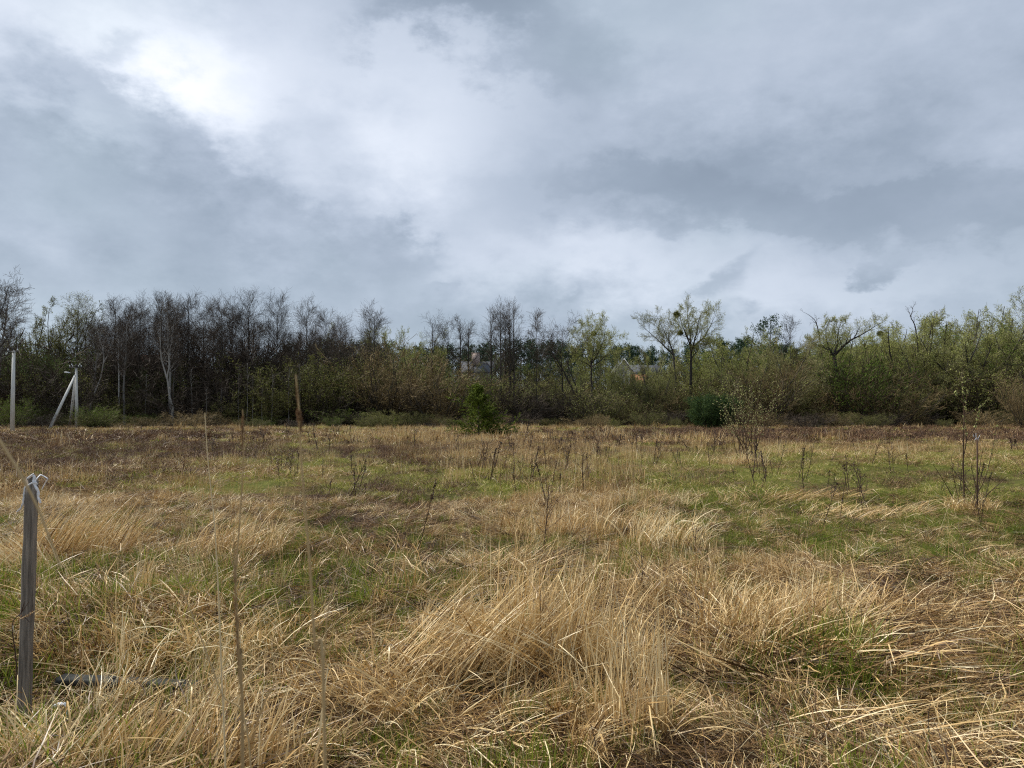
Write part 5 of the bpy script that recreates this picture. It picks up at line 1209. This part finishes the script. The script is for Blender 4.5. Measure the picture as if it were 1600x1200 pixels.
def weed_mesh(seed, head):
    rng = np.random.RandomState(seed); P0, R0 = trunk_line(rng, 1.0, 0.0075, rng.normal(0, 0.10), 0.03, 8); R0 = R0 * 0 + np.linspace(0.007, 0.003, 8)[None]
    P1, R1, _ = grow(rng, P0, R0, 11 if not head else 4, 0.3, 0.97, lambda t, L: 0.34 * (1.1 - 0.6 * t), lambda t: 0.55 + 0 * t, 0.4, 4, 0.12, 0.7, 0.0025)
    b = Buf(); V, Q = tubes(P0, R0, 4, rng); b.add(V, Q, tint=0.4); V, Q = tubes(P1, R1, 3, rng); b.add(V, Q, tint=0.4)
    if head:
        V, Tr = leaves(rng, P0[:, 5:], 60, 0.032, 0.008); b.add(V, None, Tr, tint=0.25)
    else:
        V, Tr = leaves(rng, P1[:, 1:], 7, 0.028, 0.008); b.add(V, None, Tr, tint=0.45)
    V, Tr = leaves(rng, P0[:, :5], 7, 0.045, 0.012); b.add(V, None, Tr, tint=0.5)
    return b.mesh('weed_stalk', [WEED])
def build_weeds():
    ms = [weed_mesh(400 + i, i % 3 == 0) for i in range(7)]; r = random.Random(12)
    def put(px, D, h, label, group, mi=None, tilt=0.17):
        x = gx(px, D); o = link('weed_stalk', ms[mi if mi is not None else r.randrange(7)]); o.location = (x, D, gz(x, D) - 0.02)
        o.rotation_euler = (r.gauss(0, tilt), r.gauss(0, tilt), r.random() * 6.28); w = r.uniform(0.9, 1.4) * (1 if D < 14 else 1.4 if D < 30 else 2.2); o.scale = (w * h ** .5, w * h ** .5, h)
        tag(o, label, 'weed', group)
    for px, D, h, lab, mi in ((652, 9.3, 0.95, 'dark weed stalk with a bent knobbly head standing alone left of the centre', 0), (1078, 8.5, .5, 'short dark weed stalk between the tussocks', 2), (545, 15, .9, 'dark weed stalk behind the dark weed patch', 1),
                              (848, 9.5, 0.85, 'thin dark weed stalk in the centre of the middle field', 1), (765, 19, 1.1, 'tall dark weed stalk leaning right below the bright spruce', 3), (815, 33, 1.3, 'stout dark weed stalk right of the bright spruce', 6), (1005, 7.0, .5, 'dark weed stalk behind the upright straw stalks', 4)):
        put(px, D, h, lab, None, mi)
    cl = []
    for i in range(48):
        z = r.random(); cl.append((r.gauss(900, 200) if z < 0.5 else r.gauss(1230, 140) if z < 0.72 else r.gauss(430, 160) if z < 0.92 else r.uniform(0, 1600), 10 + 50 * r.random() ** 1.2))
    for i in range(250):
        c = r.choice(cl); D = max(8.5, c[1] + r.gauss(0, 1.6)); px = c[0] + r.gauss(0, 26)
        put(px, D, r.uniform(0.35, 0.95), ('near' if D < 18 else 'far') + ' dead weed stalk in the straw, ' + FIELD(px), 'dark dead weed stalks scattered over the field')
build_weeds()

def build_headed_stalks():
    rng = np.random.RandomState(61); ms = []
    for k in range(5):
        L = rng.uniform(0.75, 1.1); b = Buf(); a = rng.uniform(0.1, 0.45)
        q = [(0, 0, 0), (L * .3 * a, 0, L * .33), (L * .7 * a, 0, L * .68), (L * (1.1 * a + .04), 0, L * .95)]
        if k % 2: q[3] = (q[2][0] + .2, 0.05, q[2][2] - 0.05)          # snapped over
        V, Q, c = line_tube(q, 0.0022, 0.0010, 4, 14, k); b.add(V, Q, tint=0.75)
        V, Tr = leaves(rng, c[None, -4:], 34, 0.016, 0.004); b.add(V, None, Tr, m=1, tint=0.6)
        d = rng.rand() * 6.28; V, Q, _ = line_tube([c[5], c[5] + (.08 * math.cos(d), .08 * math.sin(d), .10), c[5] + (.2 * math.cos(d), .2 * math.sin(d), .04)], 0.0026, 0.0006, 2, 8, k); b.add(V, Q, tint=0.8)
        ms.append(b.mesh('grass_stalk', [STRAW, HEAD]))
    r = random.Random(9)
    for i in range(70):
        D = r.uniform(3.6, 11); px = r.uniform(60, 1560); x = gx(px, D); o = link('grass_stalk', ms[i % 5])
        o.location = (x, D, gz(x, D)); o.rotation_euler.z = r.random() * 6.28; k = r.uniform(0.6, 1.0); o.scale = (k, k, k)
        tag(o, ('close' if D < 6 else 'farther') + ' dry grass stalk with a thin seed head, ' + FIELD(px), 'grass stalk', 'seed headed grass stalks standing over the near straw')
build_headed_stalks()
